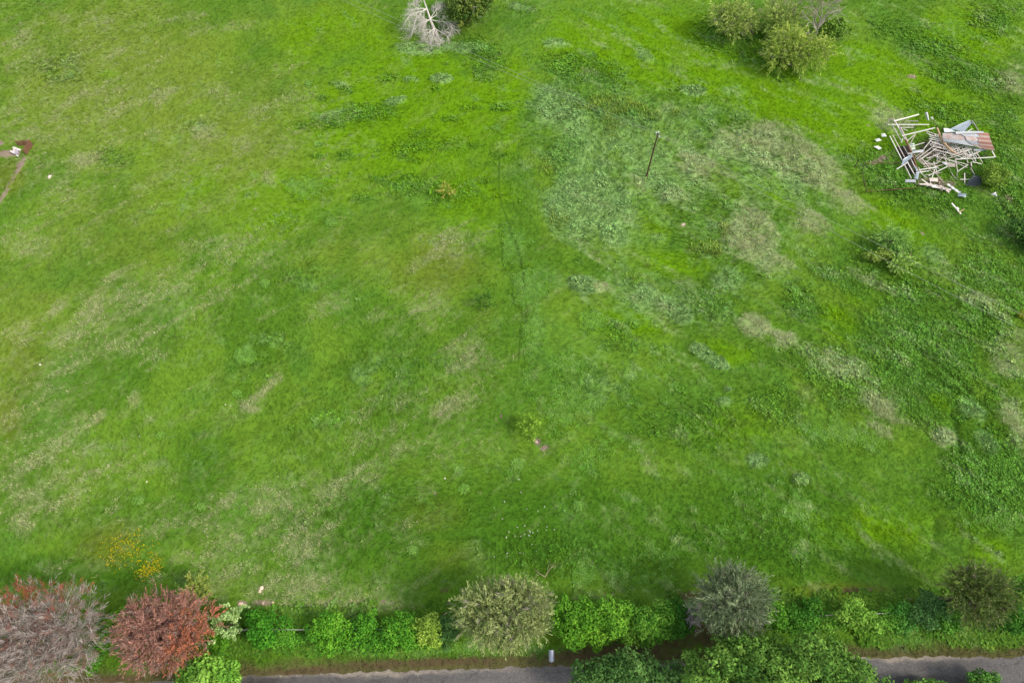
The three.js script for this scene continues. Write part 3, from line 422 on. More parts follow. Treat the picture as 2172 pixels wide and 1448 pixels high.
// the hedgerow between pasture and road, from the left
plant('red_tree', 354, 1337, 114, 100, 8.5, 'rust-red dying cedar with its sunlit right side painted orange', 'tree', { spray: true, n: 1300, k: 16, cr: 0.22, leaf: 0.42, slim: 0.03, fan: 0.75, axis: 0.95, lift: 0.15, lump: 0.5, tones: bright(0xa86a50, 0x9c6048, 0x90685a, 0x84625a), pick: redLitPick, blobs: lobes(3, 11, 0.62, 0.42), limbs: 14, trunk: 0.22, more: twiggy(260, 0.7, 0.02, [0x8a7a74, 0x9a8a80]) });
plant('cedar_sapling', 412, 1250, 26, 22, 3.2, 'small olive-green cedar poking out behind the red tree', 'sapling', { spray: true, n: 110, k: 12, cr: 0.15, leaf: 0.55, slim: 0.04, tones: bright(0x7f8f3e, 0x8f9a4a, 0x66803a), shrub: true, blobs: ragged(360, 7) });
plant('shrub', 236, 1338, 34, 48, 2.6, 'bright green shrub between the grey tree and the red tree', 'shrub', { n: 100, k: 42, cr: 0.42, leaf: 0.22, slim: 0.4, tones: tones(0x63b426, 0x77c232, 0x4f9a22), shrub: true, blobs: ragged(11, 9) });
plant('shrub', 190, 1392, 42, 24, 1.5, 'low dark green shrub at the foot of the grey tree', 'shrub', { n: 71, k: 42, cr: 0.42, leaf: 0.20, tones: tones(0x3f8a1e, 0x57a028, 0x347a1c), shrub: true, blobs: ragged(450, 7) });
plant('sapling', 484, 1322, 25, 42, 3.6, 'slender grey-green sapling right of the red tree', 'sapling', { spray: true, n: 54, k: 42, cr: 0.42, leaf: 0.27, slim: 0.07, fan: 1, tones: bright(0x93b070, 0x7fa05c, 0xa6c080), shrub: true, blobs: ragged(723, 7) });
plant('shrub', 448, 1365, 34, 24, 1.8, 'mid green shrub tucked under the red tree on its right', 'shrub', { n: 63, k: 42, cr: 0.42, leaf: 0.20, tones: tones(0x4d9a26, 0x62ac34), shrub: true, blobs: ragged(828, 7) });
plant('shrub', 560, 1332, 43, 40, 2.6, 'round dark green shrub standing alone in the fence line', 'shrub', { n: 138, k: 42, cr: 0.42, leaf: 0.19, tones: tones(0x3c8f22, 0x52a42e, 0x2f7c20), shrub: true, blobs: ragged(15, 10) });
plant('shrub', 697, 1336, 40, 40, 2.7, 'green shrub at the left end of the leafy row', 'shrub', { n: 138, k: 42, cr: 0.42, leaf: 0.19, tones: tones(0x58a628, 0x6ab838, 0x3f8c24), shrub: true, blobs: ragged(16, 10) });
plant('shrub', 777, 1338, 33, 34, 2.2, 'lower green shrub, second in the leafy row', 'shrub', { n: 96, k: 42, cr: 0.42, leaf: 0.19, tones: tones(0x4a9c28, 0x60b034, 0x388422), shrub: true, blobs: ragged(17, 9) });
plant('shrub', 843, 1334, 34, 38, 2.6, 'spreading green shrub, third in the leafy row', 'shrub', { n: 117, k: 42, cr: 0.42, leaf: 0.19, tones: tones(0x50a02a, 0x66b238, 0x3c8a24), shrub: true, blobs: ragged(18, 9) });
plant('shrub', 910, 1330, 28, 40, 2.9, 'pale yellow-green shrub left of the large olive tree', 'shrub', { n: 113, k: 42, cr: 0.42, leaf: 0.18, tones: tones(0x8cc04c, 0x7cb442, 0x9acc5c), shrub: true, blobs: ragged(19, 8) });
plant('shrub', 948, 1345, 24, 36, 2.2, 'dark blue-green shrub wedged between yellow-green shrub and olive tree', 'shrub', { n: 67, k: 42, cr: 0.42, leaf: 0.18, tones: tones(0x4a8244, 0x5a9450, 0x3c6e38), shrub: true, blobs: ragged(364, 7) });
plant('olive_tree', 1068, 1302, 118, 82, 8, 'large rounded tree with pale olive feathery foliage beside mailbox', 'tree', { spray: true, n: 1500, k: 17, cr: 0.22, leaf: 0.46, slim: 0.03, fan: 0.65, axis: 0.9, lift: 0.2, lump: 0.5, tones: bright(0x8a985e, 0x788850, 0x9aa46c, 0x687a44), blobs: lobes(21, 11, 0.62, 0.42), limbs: 14, trunk: 0.24, more: twiggy(200, 0.8, 0.018, [0x8a8276, 0x9c948a]) });
plant('shrub', 1213, 1322, 44, 52, 3.2, 'vivid green bush touching the olive tree on its right', 'shrub', { n: 216, k: 42, cr: 0.46, leaf: 0.21, tones: tones(0x559f28, 0x68b236, 0x438824), shrub: true, blobs: ragged(23, 10) });
plant('shrub', 1290, 1316, 48, 46, 3.2, 'vivid green bush, second right of the olive tree', 'shrub', { n: 216, k: 42, cr: 0.46, leaf: 0.21, tones: tones(0x5aa42c, 0x6eb43c, 0x488e28), shrub: true, blobs: ragged(24, 10) });
plant('shrub', 1385, 1322, 46, 44, 3, 'mid green bush left of the lilac-grey twigs', 'shrub', { n: 180, k: 42, cr: 0.42, leaf: 0.20, tones: tones(0x58a234, 0x6cb244, 0x458c2c), shrub: true, blobs: ragged(25, 10) });
plant('shrub', 1444, 1300, 30, 40, 2.6, 'dark green bush behind the lilac-grey twigs', 'shrub', { n: 105, k: 42, cr: 0.42, leaf: 0.20, tones: tones(0x327a26, 0x449030, 0x28661f), shrub: true, blobs: ragged(26, 8) });
plant('bare_shrub', 1468, 1307, 15, 18, 2.8, 'leafless lilac-grey shrub against the silvery tree', 'shrub', { spray: true, n: 70, k: 10, cr: 0.15, leaf: 0.55, slim: 0.02, fan: 0.7, tones: bright(0xa294a0, 0x8e8290), shrub: true, blobs: ragged(245, 7) });
plant('silvery_tree', 1556, 1275, 94, 82, 8, 'grey-green silvery tree with long drooping plumes', 'tree', { spray: true, n: 1150, k: 16, cr: 0.24, leaf: 0.5, slim: 0.028, fan: 0.5, axis: 1.25, wild: 0.8, lift: 0.3, lump: 0.6, tones: bright(0x72825e, 0x5f7250, 0x8a9874, 0x4e6244), blobs: lobes(27, 10, 0.62, 0.42), limbs: 12, trunk: 0.22, more: twiggy(200, 0.8, 0.018, [0x8a847c, 0x9c968c]) });
plant('shrub', 1640, 1300, 26, 24, 1.8, 'green shrub at the right foot of the silvery tree', 'shrub', { n: 54, k: 42, cr: 0.42, leaf: 0.18, tones: tones(0x4c9a2c, 0x67b03c), shrub: true, blobs: ragged(745, 7) });
plant('shrub', 1712, 1302, 34, 30, 2, 'dark green shrub where the fence wire comes out again', 'shrub', { n: 88, k: 42, cr: 0.42, leaf: 0.18, tones: tones(0x3f8a2a, 0x549e36, 0x327824), shrub: true, blobs: ragged(28, 9) });
plant('sapling', 1816, 1306, 42, 32, 2.8, 'yellow-green sapling standing alone against the fence wire', 'sapling', { n: 113, k: 42, cr: 0.42, leaf: 0.22, tones: tones(0x70b244, 0x80be52, 0x60a23a), shrub: true, blobs: ragged(29, 10) });
plant('shrub', 1900, 1310, 30, 22, 1.6, 'low green shrub left of the blue-green shrub', 'shrub', { n: 63, k: 42, cr: 0.42, leaf: 0.18, tones: tones(0x4a9430, 0x62a83e), shrub: true, blobs: ragged(546, 7) });
plant('shrub', 1965, 1292, 38, 36, 2.8, 'blue-green shrub left of the brownish cedar', 'shrub', { n: 134, k: 42, cr: 0.42, leaf: 0.18, tones: tones(0x4a8648, 0x5c9a58, 0x3c7240), shrub: true, blobs: ragged(30, 9) });
plant('cedar_tree', 2068, 1262, 78, 70, 7, 'brownish olive cedar at the lower right', 'tree', { spray: true, n: 850, k: 16, cr: 0.24, leaf: 0.48, slim: 0.03, fan: 0.6, axis: 1.1, wild: 0.75, lump: 0.65, tones: bright(0x5e7434, 0x6e843a, 0x4a602e, 0x5c643a), blobs: lobes(31, 9, 0.62, 0.42), limbs: 12, trunk: 0.2, more: twiggy(130, 0.7, 0.018, [0x7a7266]) });
plant('shrub', 2150, 1305, 40, 40, 2.6, 'deep green shrub at the right edge beyond the brownish cedar', 'shrub', { n: 134, k: 42, cr: 0.42, leaf: 0.19, tones: tones(0x3a8426, 0x4e9a34, 0x2c6c20), shrub: true, blobs: ragged(32, 9) });
plant('shrub', 2190, 1250, 40, 30, 2.4, 'green shrub cut by the right edge above the deep green one', 'shrub', { n: 92, k: 42, cr: 0.42, leaf: 0.19, tones: tones(0x4a9030, 0x5fa83c), shrub: true, blobs: ragged(138, 7) });
const filler = (u, v, ru, rv, h, label, hexes) => plant('shrub', u, v, ru, rv, h, label, 'shrub', { n: 80, k: 40, cr: 0.4, leaf: 0.2, tones: tones(...hexes), shrub: true, blobs: ragged(Math.round(u), 8), limbs: 4 });
filler(738, 1352, 34, 24, 1.5, 'low straggling shrub joining the first two of the leafy row', [0x5aa630, 0x489428]); filler(812, 1350, 34, 26, 1.6, 'low straggling shrub between second and third of the leafy row', [0x55a22e, 0x448e26]); filler(880, 1346, 26, 30, 2, 'mid green shrub just left of the pale yellow-green shrub', [0x62ae36, 0x4f9a2c]);
filler(610, 1352, 40, 18, 0.9, 'ankle-high weeds right of the lone round shrub', [0x4c9a2c, 0x5eaa38]); filler(1250, 1328, 34, 42, 2.9, 'vivid green bush filling between the first two right of the olive tree', [0x5ca42a, 0x70b43a]); filler(1338, 1326, 34, 38, 2.7, 'bright green bush between vivid bushes and the mid green bush', [0x5aa22e, 0x6eb040]); filler(1424, 1326, 30, 30, 2.3, 'dark green bush in front of the lilac-grey twigs', [0x3f862a, 0x529836]);
filler(1670, 1318, 34, 22, 1.4, 'straggling weeds between the silvery tree and the fence wire', [0x4a942e, 0x5aa438]); filler(1760, 1316, 30, 18, 1.1, 'low weeds left of the yellow-green sapling', [0x549a34, 0x68ac40]); filler(1870, 1318, 34, 18, 1.1, 'low weeds right of the yellow-green sapling', [0x569c34, 0x69ac42]); filler(1930, 1306, 30, 26, 2, 'mid green shrub touching the blue-green shrub', [0x44903a, 0x56a046]); filler(2020, 1318, 40, 24, 1.6, 'low green shrub under the front of the brownish cedar', [0x4a9432, 0x5ca63e]);
// broad crowns along the near side of the road
const oak = (seed, o = {}) => ({ n: 420, k: 60, cr: 0.62, leaf: 0.24, lump: 0.4, tones: tones(0x609a42, 0x528c38, 0x72aa4e, 0x447a32), blobs: lobes(seed, 9, 0.62, 0.36), limbs: 16, trunk: 0.3, ...o });
plant('oak_tree', 1650, 1424, 246, 90, 8.5, 'broad bright green oak over the road at the bottom right', 'tree', oak(41, { n: 760, blobs: [[-0.55, -0.1, -0.1, 0.34, 0.8, 0.6], [-0.15, 0.0, 0.1, 0.36, 0.95, 0.75], [0.25, 0.0, 0.0, 0.36, 0.95, 0.75], [0.66, -0.1, 0.25, 0.32, 0.85, 0.7], [-0.75, -0.25, 0.35, 0.26, 0.7, 0.6], [0, -0.1, 0.7, 0.7, 0.8, 0.6], [0.45, -0.15, -0.45, 0.24, 0.7, 0.42], [-0.3, -0.15, -0.5, 0.28, 0.7, 0.42]] }));
plant('oak_tree', 1338, 1438, 150, 54, 5.5, 'dark green oak covering the road left of the bright oak', 'tree', oak(42, { n: 250, tones: tones(0x42763a, 0x508646, 0x356630, 0x5c9250), blobs: lobes(42, 6, 0.55, 0.45), trunk: 0.2 }));
plant('oak_tree', 446, 1446, 92, 48, 6, 'rounded bright green tree at the bottom left below the shrubs', 'tree', oak(43, { n: 230, tones: tones(0x62a83c, 0x76bb4a, 0x4c8f30, 0x8aca5c), blobs: lobes(43, 6, 0.58, 0.42), trunk: 0.2 }));
plant('roadside_shrub', 1968, 1462, 50, 26, 2.6, 'top of a green shrub at the bottom edge before the road', 'shrub', { n: 100, k: 42, cr: 0.42, leaf: 0.20, tones: tones(0x55953a, 0x67a848), shrub: true, blobs: ragged(247, 7) });
plant('roadside_shrub', 2085, 1456, 44, 26, 2.8, 'taller dark green shrub top at the bottom right edge', 'shrub', { n: 100, k: 42, cr: 0.42, leaf: 0.20, tones: tones(0x3f8030, 0x52923e), shrub: true, blobs: ragged(789, 7) });

// at the far edge of the picture
plant('live_oak', 990, 8, 62, 68, 6, 'dense dark live oak behind the bleached dead tree', 'tree', { n: 420, k: 36, cr: 0.6, leaf: 0.3, lump: 0.4, tones: tones(0x5f8a3a, 0x7c9a4a, 0x4a7430, 0x3c6428), blobs: lobes(51, 7, 0.55, 0.46), limbs: 12, trunk: 0.3, mid: 0.48, deep: 0.8, more: (t, b, s) => { const Q = rng(s); for (const [x, y, z] of [[0.9, 4.2, 2.4], [1.6, 3, 2.6], [-0.6, 5, 1.8], [2.4, 4.6, 1.2]]) { const S = new Soup(), SS = [S, S]; ramify(SS, Q, V(x, y, z), V(0.2, 0.5, 0.6).normalize(), 1.1, 0.05, 1, { wild: 0.25, sag: 0, forks: 2, depth: 1, col: [lin(0xb8b0a8, 0.8)] }); mesh('dead_limb', S.build(), barkMat, t); } } });
const willow = (n, o = {}) => ({ spray: true, n, k: 13, cr: 0.3, leaf: 0.6, slim: 0.035, fan: 0.6, axis: 1.2, wild: 0.7, lift: 0.4, droop: 0.3, lump: 0.5, tones: pale(0x90ac52, 0x82a048, 0xa2b864, 0x769642), limbs: 12, fill: 0.9, trunk: 0.12, mid: 0.5, deep: 0.8, more: twiggy(80, 0.9, 0.02, [0x9a9284, 0xa89e94]), ...o });
plant('willow', 1557, 46, 56, 50, 4.4, 'leftmost willow of the thicket, with a fallen log at its foot', 'tree', willow(480, { blobs: lobes(52, 5, 0.5, 0.55) }));
plant('willow', 1655, 44, 46, 52, 4.6, 'middle willow of the thicket, behind the front one', 'tree', willow(440, { blobs: lobes(53, 5, 0.5, 0.55), tones: pale(0x88a64e, 0x789846, 0x9ab25e) }));
plant('willow', 1692, 108, 76, 58, 4.6, 'largest yellow-green willow at the front of the thicket', 'tree', willow(860, { blobs: lobes(54, 7, 0.55, 0.5), tones: pale(0x98b44c, 0x88a646, 0xaac062, 0x789842) }));
plant('shrub', 1765, 62, 34, 34, 2.2, 'low green scrub right of the white dead tree', 'shrub', { n: 260, k: 14, cr: 0.4, leaf: 0.3, tones: tones(0x639a38, 0x558a30, 0x74a848), shrub: true, blobs: ragged(196, 7), deep: 0.8 });
plant('vine_bush', 2113, 372, 24, 30, 2.2, 'yellow-green bush growing against the right side of the collapsed barn', 'bush', { n: 189, k: 42, cr: 0.46, leaf: 0.20, tones: tones(0x6ea03c, 0x5f9036, 0x7eae48), shrub: true, deep: 0.85, blobs: ragged(55, 10) });
plant('shrub', 2178, 496, 34, 44, 2, 'dark green thicket cut by the right edge', 'shrub', { n: 189, k: 42, cr: 0.46, leaf: 0.22, tones: tones(0x3c7230, 0x4c843a, 0x34662c), shrub: true, deep: 0.85, blobs: ragged(56, 10) });
plant('shrub', 1862, 544, 30, 16, 1.0, 'low mid green shrub under the power lines', 'shrub', { n: 150, k: 11, cr: 0.32, leaf: 0.22, tones: tones(0x74a048, 0x84ae54), shrub: true, blobs: ragged(723, 7), deep: 0.8, limbs: 3 });
plant('willow_bush', 1888, 512, 26, 22, 1.7, 'pale green feathery bush behind the low shrub under the lines', 'bush', willow(150, { shrub: true, more: null, limbs: 3, leaf: 0.5, tones: bright(0x86ae58, 0x95b866) }));
plant('shrub', 1910, 562, 22, 18, 1.2, 'small yellowish shrub right of the low shrub under the lines', 'shrub', { spray: true, n: 110, k: 11, cr: 0.25, leaf: 0.45, slim: 0.05, fan: 0.8, tones: bright(0x86ac4c, 0x90b058), shrub: true, blobs: ragged(476, 7), deep: 0.8 });
plant('flowering_bush', 2168, 669, 10, 6, 0.9, 'small bush in yellow flower at the right edge', 'bush', { n: 60, k: 14, cr: 0.22, leaf: 0.16, tones: tones(0xb8b82c, 0x8aa83a, 0x7a9c38), shrub: true, blobs: ragged(406, 7) });
const spiky = (n, l, hexes) => ({ spray: true, n, k: 9, cr: 0.12, leaf: l, slim: 0.045, fan: 0.8, lift: 0.3, tones: tones(...hexes), shrub: true, bark: [lin(0x8a9a50, 0.6)], limbs: 9, fill: 0.7 });
plant('sapling', 950, 405, 17, 14, 1.3, 'straw-yellow spiky sapling alone in the upper pasture', 'sapling', spiky(26, 0.45, [0xa8bc60, 0x9cb056, 0xa8bc68]));
plant('shrub', 1027, 641, 18, 18, 1.2, 'small dark green shrub left of the trodden trail', 'shrub', spiky(46, 0.42, [0x4e8a34, 0x3f7430, 0x5c9a40]));
plant('sapling', 1123, 907, 22, 24, 1.7, 'bright lime-green sapling right of the trodden trail', 'sapling', spiky(70, 0.5, [0x80bc44, 0x72b03c, 0x8ec850]));

// ------------------------------------------------------------------ dead trees: bare limbs that fork and fork again
function ramify(S, R, a, dir, len, r, depth, o) {
  const n = 4, pts = [a.clone()]; let d = dir.clone(), p = a.clone();
  for (let i = 1; i <= n; i++) { d.addScaledVector(unit(R), o.wild).add(V(0, o.sag * (o.depth - depth + 0.4) * 0.3, 0)).normalize(); p = p.clone().addScaledVector(d, len / n); if (p.y < 0.06) { p.y = 0.06; d.y = Math.abs(d.y) * 0.3; } pts.push(p); }
  S[o.depth - depth < 2 ? 0 : S.length - 1].tube(pts, r, r * (depth ? 0.55 : 0.3), depth > 1 ? 6 : depth ? 4 : 3, o.col);
  if (!depth) return;
  for (let k = 0; k < o.forks; k++) { const i = 1 + Math.floor(R() * n), q = pts[i], e = d.clone().addScaledVector(unit(R), 0.95).normalize(); if (e.dot(dir) < -0.4) e.negate(); ramify(S, R, q, e, len * (0.55 + 0.3 * R()), r * 0.5, depth - 1, o); }
  ramify(S, R, p, d, len * 0.6, r * 0.52, depth - 1, o);
}
{ // bleached dead tree before the live oak
  const b = onGround(929, 80), t = thing('dead_tree', b, 'bleached grey dead tree with drooping bare limbs', 'tree'), R = rng(71), col = [lin(0xd0ccca, 0.95), lin(0xbcb6b2, 0.95), lin(0xdcd8d4, 0.95)];
  const to = (u, v, h) => ground(u, v, h).setY(h).sub(V(b.x, 0, b.z));
  const trunk = new Soup(), path = [V(0, -0.1, 0), to(921, 62, 1), to(913, 44, 1.9), to(906, 22, 3), to(897, -4, 4.4)];
  trunk.tube(path, 0.2, 0.07, 8, col); mesh('trunk', trunk.build(), barkMat, t);
  const ends = [[870, 20, 3.2, 3], [862, 50, 2.2, 3], [868, 76, 1.2, 2], [880, 62, 1.6, 2], [892, 104, 0.3, 1], [912, 100, 0.4, 1], [925, 8, 3.3, 2], [944, 22, 2.6, 2], [960, 58, 1.6, 2], [950, 76, 1.0, 1], [878, 2, 4.2, 4], [915, -12, 5, 4], [872, 36, 2.6, 3], [900, 82, 1, 1]];
  for (const [u, v, h, k] of ends) {
    const S = [new Soup(), new Soup()], a = path[k].clone().add(V(0, 0.1, 0)), e = to(u, v, h), d = e.clone().sub(a), l = d.length();
    ramify(S, R, a, d.normalize(), l * 0.6, 0.06, 4, { wild: 0.22, sag: -0.06, forks: 4, depth: 4, col });
    const limb = mesh('limb', S[0].build(), barkMat, t); mesh('twigs', S[1].build(), barkMat, limb).userData.kind = 'stuff';
  }
}
{ // pale dead tree in the thicket
  const b = onGround(1729, 84), t = thing('dead_tree', b, 'white-limbed dead tree with pinkish twigs in the thicket', 'tree'), R = rng(73), col = [lin(0xd2ccc2, 0.65), lin(0xc0b8ae, 0.65)];
  const to = (u, v, h) => ground(u, v, h).setY(h).sub(V(b.x, 0, b.z)), trunk = new Soup(), fork = to(1733, 64, 1.1);
  trunk.tube([V(0, -0.1, 0), to(1730, 74, 0.5), fork], 0.2, 0.16, 8, col); mesh('trunk', trunk.build(), barkMat, t);
  for (const [u, v, h] of [[1716, 54, 1.9], [1708, 44, 2.4], [1722, 34, 2.8], [1745, 40, 2.6], [1752, 18, 3.6], [1738, 10, 4], [1760, 30, 3]]) {
    const S = [new Soup(), new Soup()], e = to(u, v, h), d = e.clone().sub(fork), l = d.length(); ramify(S, R, fork, d.normalize(), l * 0.9, 0.1, 2, { wild: 0.18, sag: 0.02, forks: 2, depth: 2, col });
    const limb = mesh('limb', S[0].build(), barkMat, t); mesh('twigs', S[1].build(), barkMat, limb).userData.kind = 'stuff';
  }
  const c = to(1738, 8, 3.6), c2 = to(1722, 2, 4);
  mesh('fine_twigs', foliage(74, [[c.x, c.y, c.z, 2.1, 1.5, 1.5], [c2.x, c2.y, c2.z, 1.5, 1.1, 1.2]], 190, { spray: true, k: 12, cr: 0.3, leaf: 0.8, slim: 0.016, fan: 0.6, lift: 0.5, tones: tones(0xb0a094, 0xa4968e, 0xbcb0a6) }), barkMat, t).userData.kind = 'stuff';
}
{ // the large grey tree in the bottom left corner
  const hc = 5, c = ground(88, 1345, hc), t = thing('bare_tree', V(c.x, terr(c.x, c.z), c.z), 'large leafless grey tree with rust-red tips, bottom left corner', 'tree'), R = rng(77), col = [lin(0xb2aaa4, 0.66), lin(0xa29a94, 0.66), lin(0xbeb6b0, 0.66)], k = mpp(88, 1345, hc);
  const trunk = new Soup(), fork = V(-0.3, 2.4, 0.8); trunk.tube([V(0, -0.1, 1), V(-0.1, 1.2, 0.9), fork], 0.34, 0.26, 9, col); mesh('trunk', trunk.build(), barkMat, t);
  for (let i = 0; i < 15; i++) {
    const a = i / 15 * 6.283 + R() * 0.3, d = V(Math.cos(a) * (0.5 + 0.5 * R()), 0.35 + 0.65 * R(), Math.sin(a) * (0.45 + 0.45 * R())).normalize(), S = [new Soup(), new Soup()];
    ramify(S, R, fork, d, 2.1 + 0.7 * R(), 0.12, 4, { wild: 0.15, sag: 0.02, forks: 3, depth: 4, col }); const limb = mesh('limb', S[0].build(), barkMat, t); mesh('twigs', S[1].build(), barkMat, limb).userData.kind = 'stuff';
  }
  const rx = 150 * k * 0.85, rz = 112 * k * 0.85, blobs = lobes(78, 8, 0.58, 0.48).map((b) => [b[0] * rx, hc + b[1] * 3.2, b[2] * rz, b[3] * rx, b[4] * 3.2, b[5] * rz]);
  mesh('dead_sprays', foliage(79, blobs, 1350, { spray: true, k: 13, cr: 0.26, leaf: 0.72, slim: 0.017, fan: 0.55, lift: 0.3, lump: 0.5, tones: tones(0xa89e9a, 0x94867f, 0xb4aca8), pick: (p, Q, q) => { const e = smooth(0.5, -3.6, p.z + 0.5 * p.x + (Q() - 0.5) * 2); return Q() < e * 0.65 ? between(lin(0xa8503c, L), lin(0x94604e, L), Q()) : Q() < 0.25 ? lin(0x8c6458, L) : between(q[0], q[1 + Math.floor(Q() * 2)], Q()); } }), barkMat, t).userData.kind = 'stuff';
}
// ------------------------------------------------------------------ the collapsed barn
const BOX = new THREE.BoxGeometry(1, 1, 1);
const bar = (name, a, b, w, t, mat, parent) => { const m = mesh(name, BOX, mat, parent), d = b.clone().sub(a), l = d.length(); m.position.copy(a).addScaledVector(d, 0.5); m.scale.set(w, t, l); m.quaternion.setFromUnitVectors(V(0, 0, 1), d.normalize()); return m; };
function grained(base, other, amount, seed, long = 8, ribs = 0) {             // weathered grain or rust, as a texture
  const w = 128, data = new Uint8Array(w * w * 4), A = new THREE.Color(base), B = new THREE.Color(other);
  for (let j = 0; j < w; j++) for (let i = 0; i < w; i++) { const q = clamp((fbm(i / 128 * long * 4, j / 128 * 3, seed, 4) - 0.5) * 2.4 * amount + amount * 0.5 + (ribs ? 0.75 * smooth(-0.1, 0.5, Math.cos(j / 128 * ribs * 6.2832)) * (0.6 + 0.8 * noise(i * 0.05, j * 0.2, seed)) : 0)), k = 0.86 + 0.28 * noise(i * 0.9, j * 0.12, seed + 3), o = (j * w + i) * 4, c = A.clone().lerp(B, q).multiplyScalar(k); c.convertLinearToSRGB(); data[o] = 255 * clamp(c.r); data[o + 1] = 255 * clamp(c.g); data[o + 2] = 255 * clamp(c.b); data[o + 3] = 255; }
  const t = new THREE.DataTexture(data, w, w); t.colorSpace = THREE.SRGBColorSpace; t.magFilter = THREE.LinearFilter; t.wrapS = t.wrapT = THREE.RepeatWrapping; t.needsUpdate = true; return t;
}
const wood = [[0xd4d2d0, 0xa8a4a2], [0xe6e4e2, 0xc4c0be], [0xc0b6b2, 0x96887f], [0xd2c8c4, 0xaca09a], [0xa09c9a, 0x767270]].map(([a, b], i) => std({ map: grained(a, b, 0.7, 400 + i), roughness: 0.95 }));
const brownWood = std({ map: grained(0x7a5a44, 0x5a4030, 0.6, 410), roughness: 0.95 }), darkWood = std({ map: grained(0x4a4038, 0x2e2824, 0.6, 411), roughness: 0.95 }), tanWood = std({ map: grained(0xb49a7c, 0x94785c, 0.6, 412), roughness: 0.95 });
const tin = { white: std({ map: grained(0xbcc4cc, 0xb0a8a4, 0.4, 420, 3), roughness: 0.5, metalness: 0.15 }), grey: std({ map: grained(0x9aa8b6, 0x82909c, 0.6, 421, 3), roughness: 0.4, metalness: 0.4 }), rust: std({ map: grained(0xa46a58, 0xc4b8b4, 0.3, 422, 2, 3), roughness: 0.8, metalness: 0.1 }), patchy: std({ map: grained(0xc6c6c8, 0xb08c80, 0.55, 423, 2), roughness: 0.6, metalness: 0.15 }), slate: std({ map: grained(0x4c565e, 0x404850, 0.6, 424, 3), roughness: 0.6, metalness: 0.3 }), green: std({ map: grained(0x92a098, 0x7c8a82, 0.6, 425, 3), roughness: 0.5, metalness: 0.3 }), pink: std({ map: grained(0xccc6c0, 0xb4a8a0, 0.6, 426, 3), roughness: 0.8 }) };
// a sheet of roofing with ribs along its first side: corners a-b along the ribs, d-c the far side
function sheetGeometry(a, b, c, d, ribs = 6, amp = 0.035, sag = 0, seed = 1) {
  const nu = 8, nv = ribs * 4, P = [], n = b.clone().sub(a).cross(d.clone().sub(a)).normalize(); if (n.y < 0) n.negate();
  const S = new Soup(), white = [1, 1, 1], uv = [], at = (i, j, lo) => { const u = i / nu, v = j / nv, p = a.clone().lerp(b, u).lerp(d.clone().lerp(c, u), v); return p.addScaledVector(n, amp * Math.cos(v * ribs * 2 * Math.PI) + sag * (Math.sin(u * Math.PI) + 0.4 * Math.sin(v * 5 + seed)) + 0.03 * (noise(u * 3, v * 3, seed) - 0.5) - (lo ? 0.008 : 0)); };
  void P; const put = (i, j, i2, j2, lo) => { S.quad(at(i, j, lo), at(i2, j, lo), at(i2, j2, lo), at(i, j2, lo), white); const q = (x, y) => [x / nu * 2, y / nv * 2]; uv.push(...q(i, j), ...q(i2, j), ...q(i2, j2), ...q(i, j), ...q(i2, j2), ...q(i, j2)); };
  for (let i = 0; i < nu; i++) for (let j = 0; j < nv; j++) { put(i, j, i + 1, j + 1, false); put(i, j, i + 1, j + 1, true); }
  const g = S.build(); g.deleteAttribute('color'); g.setAttribute('uv', new THREE.Float32BufferAttribute(uv, 2)); return g;
}
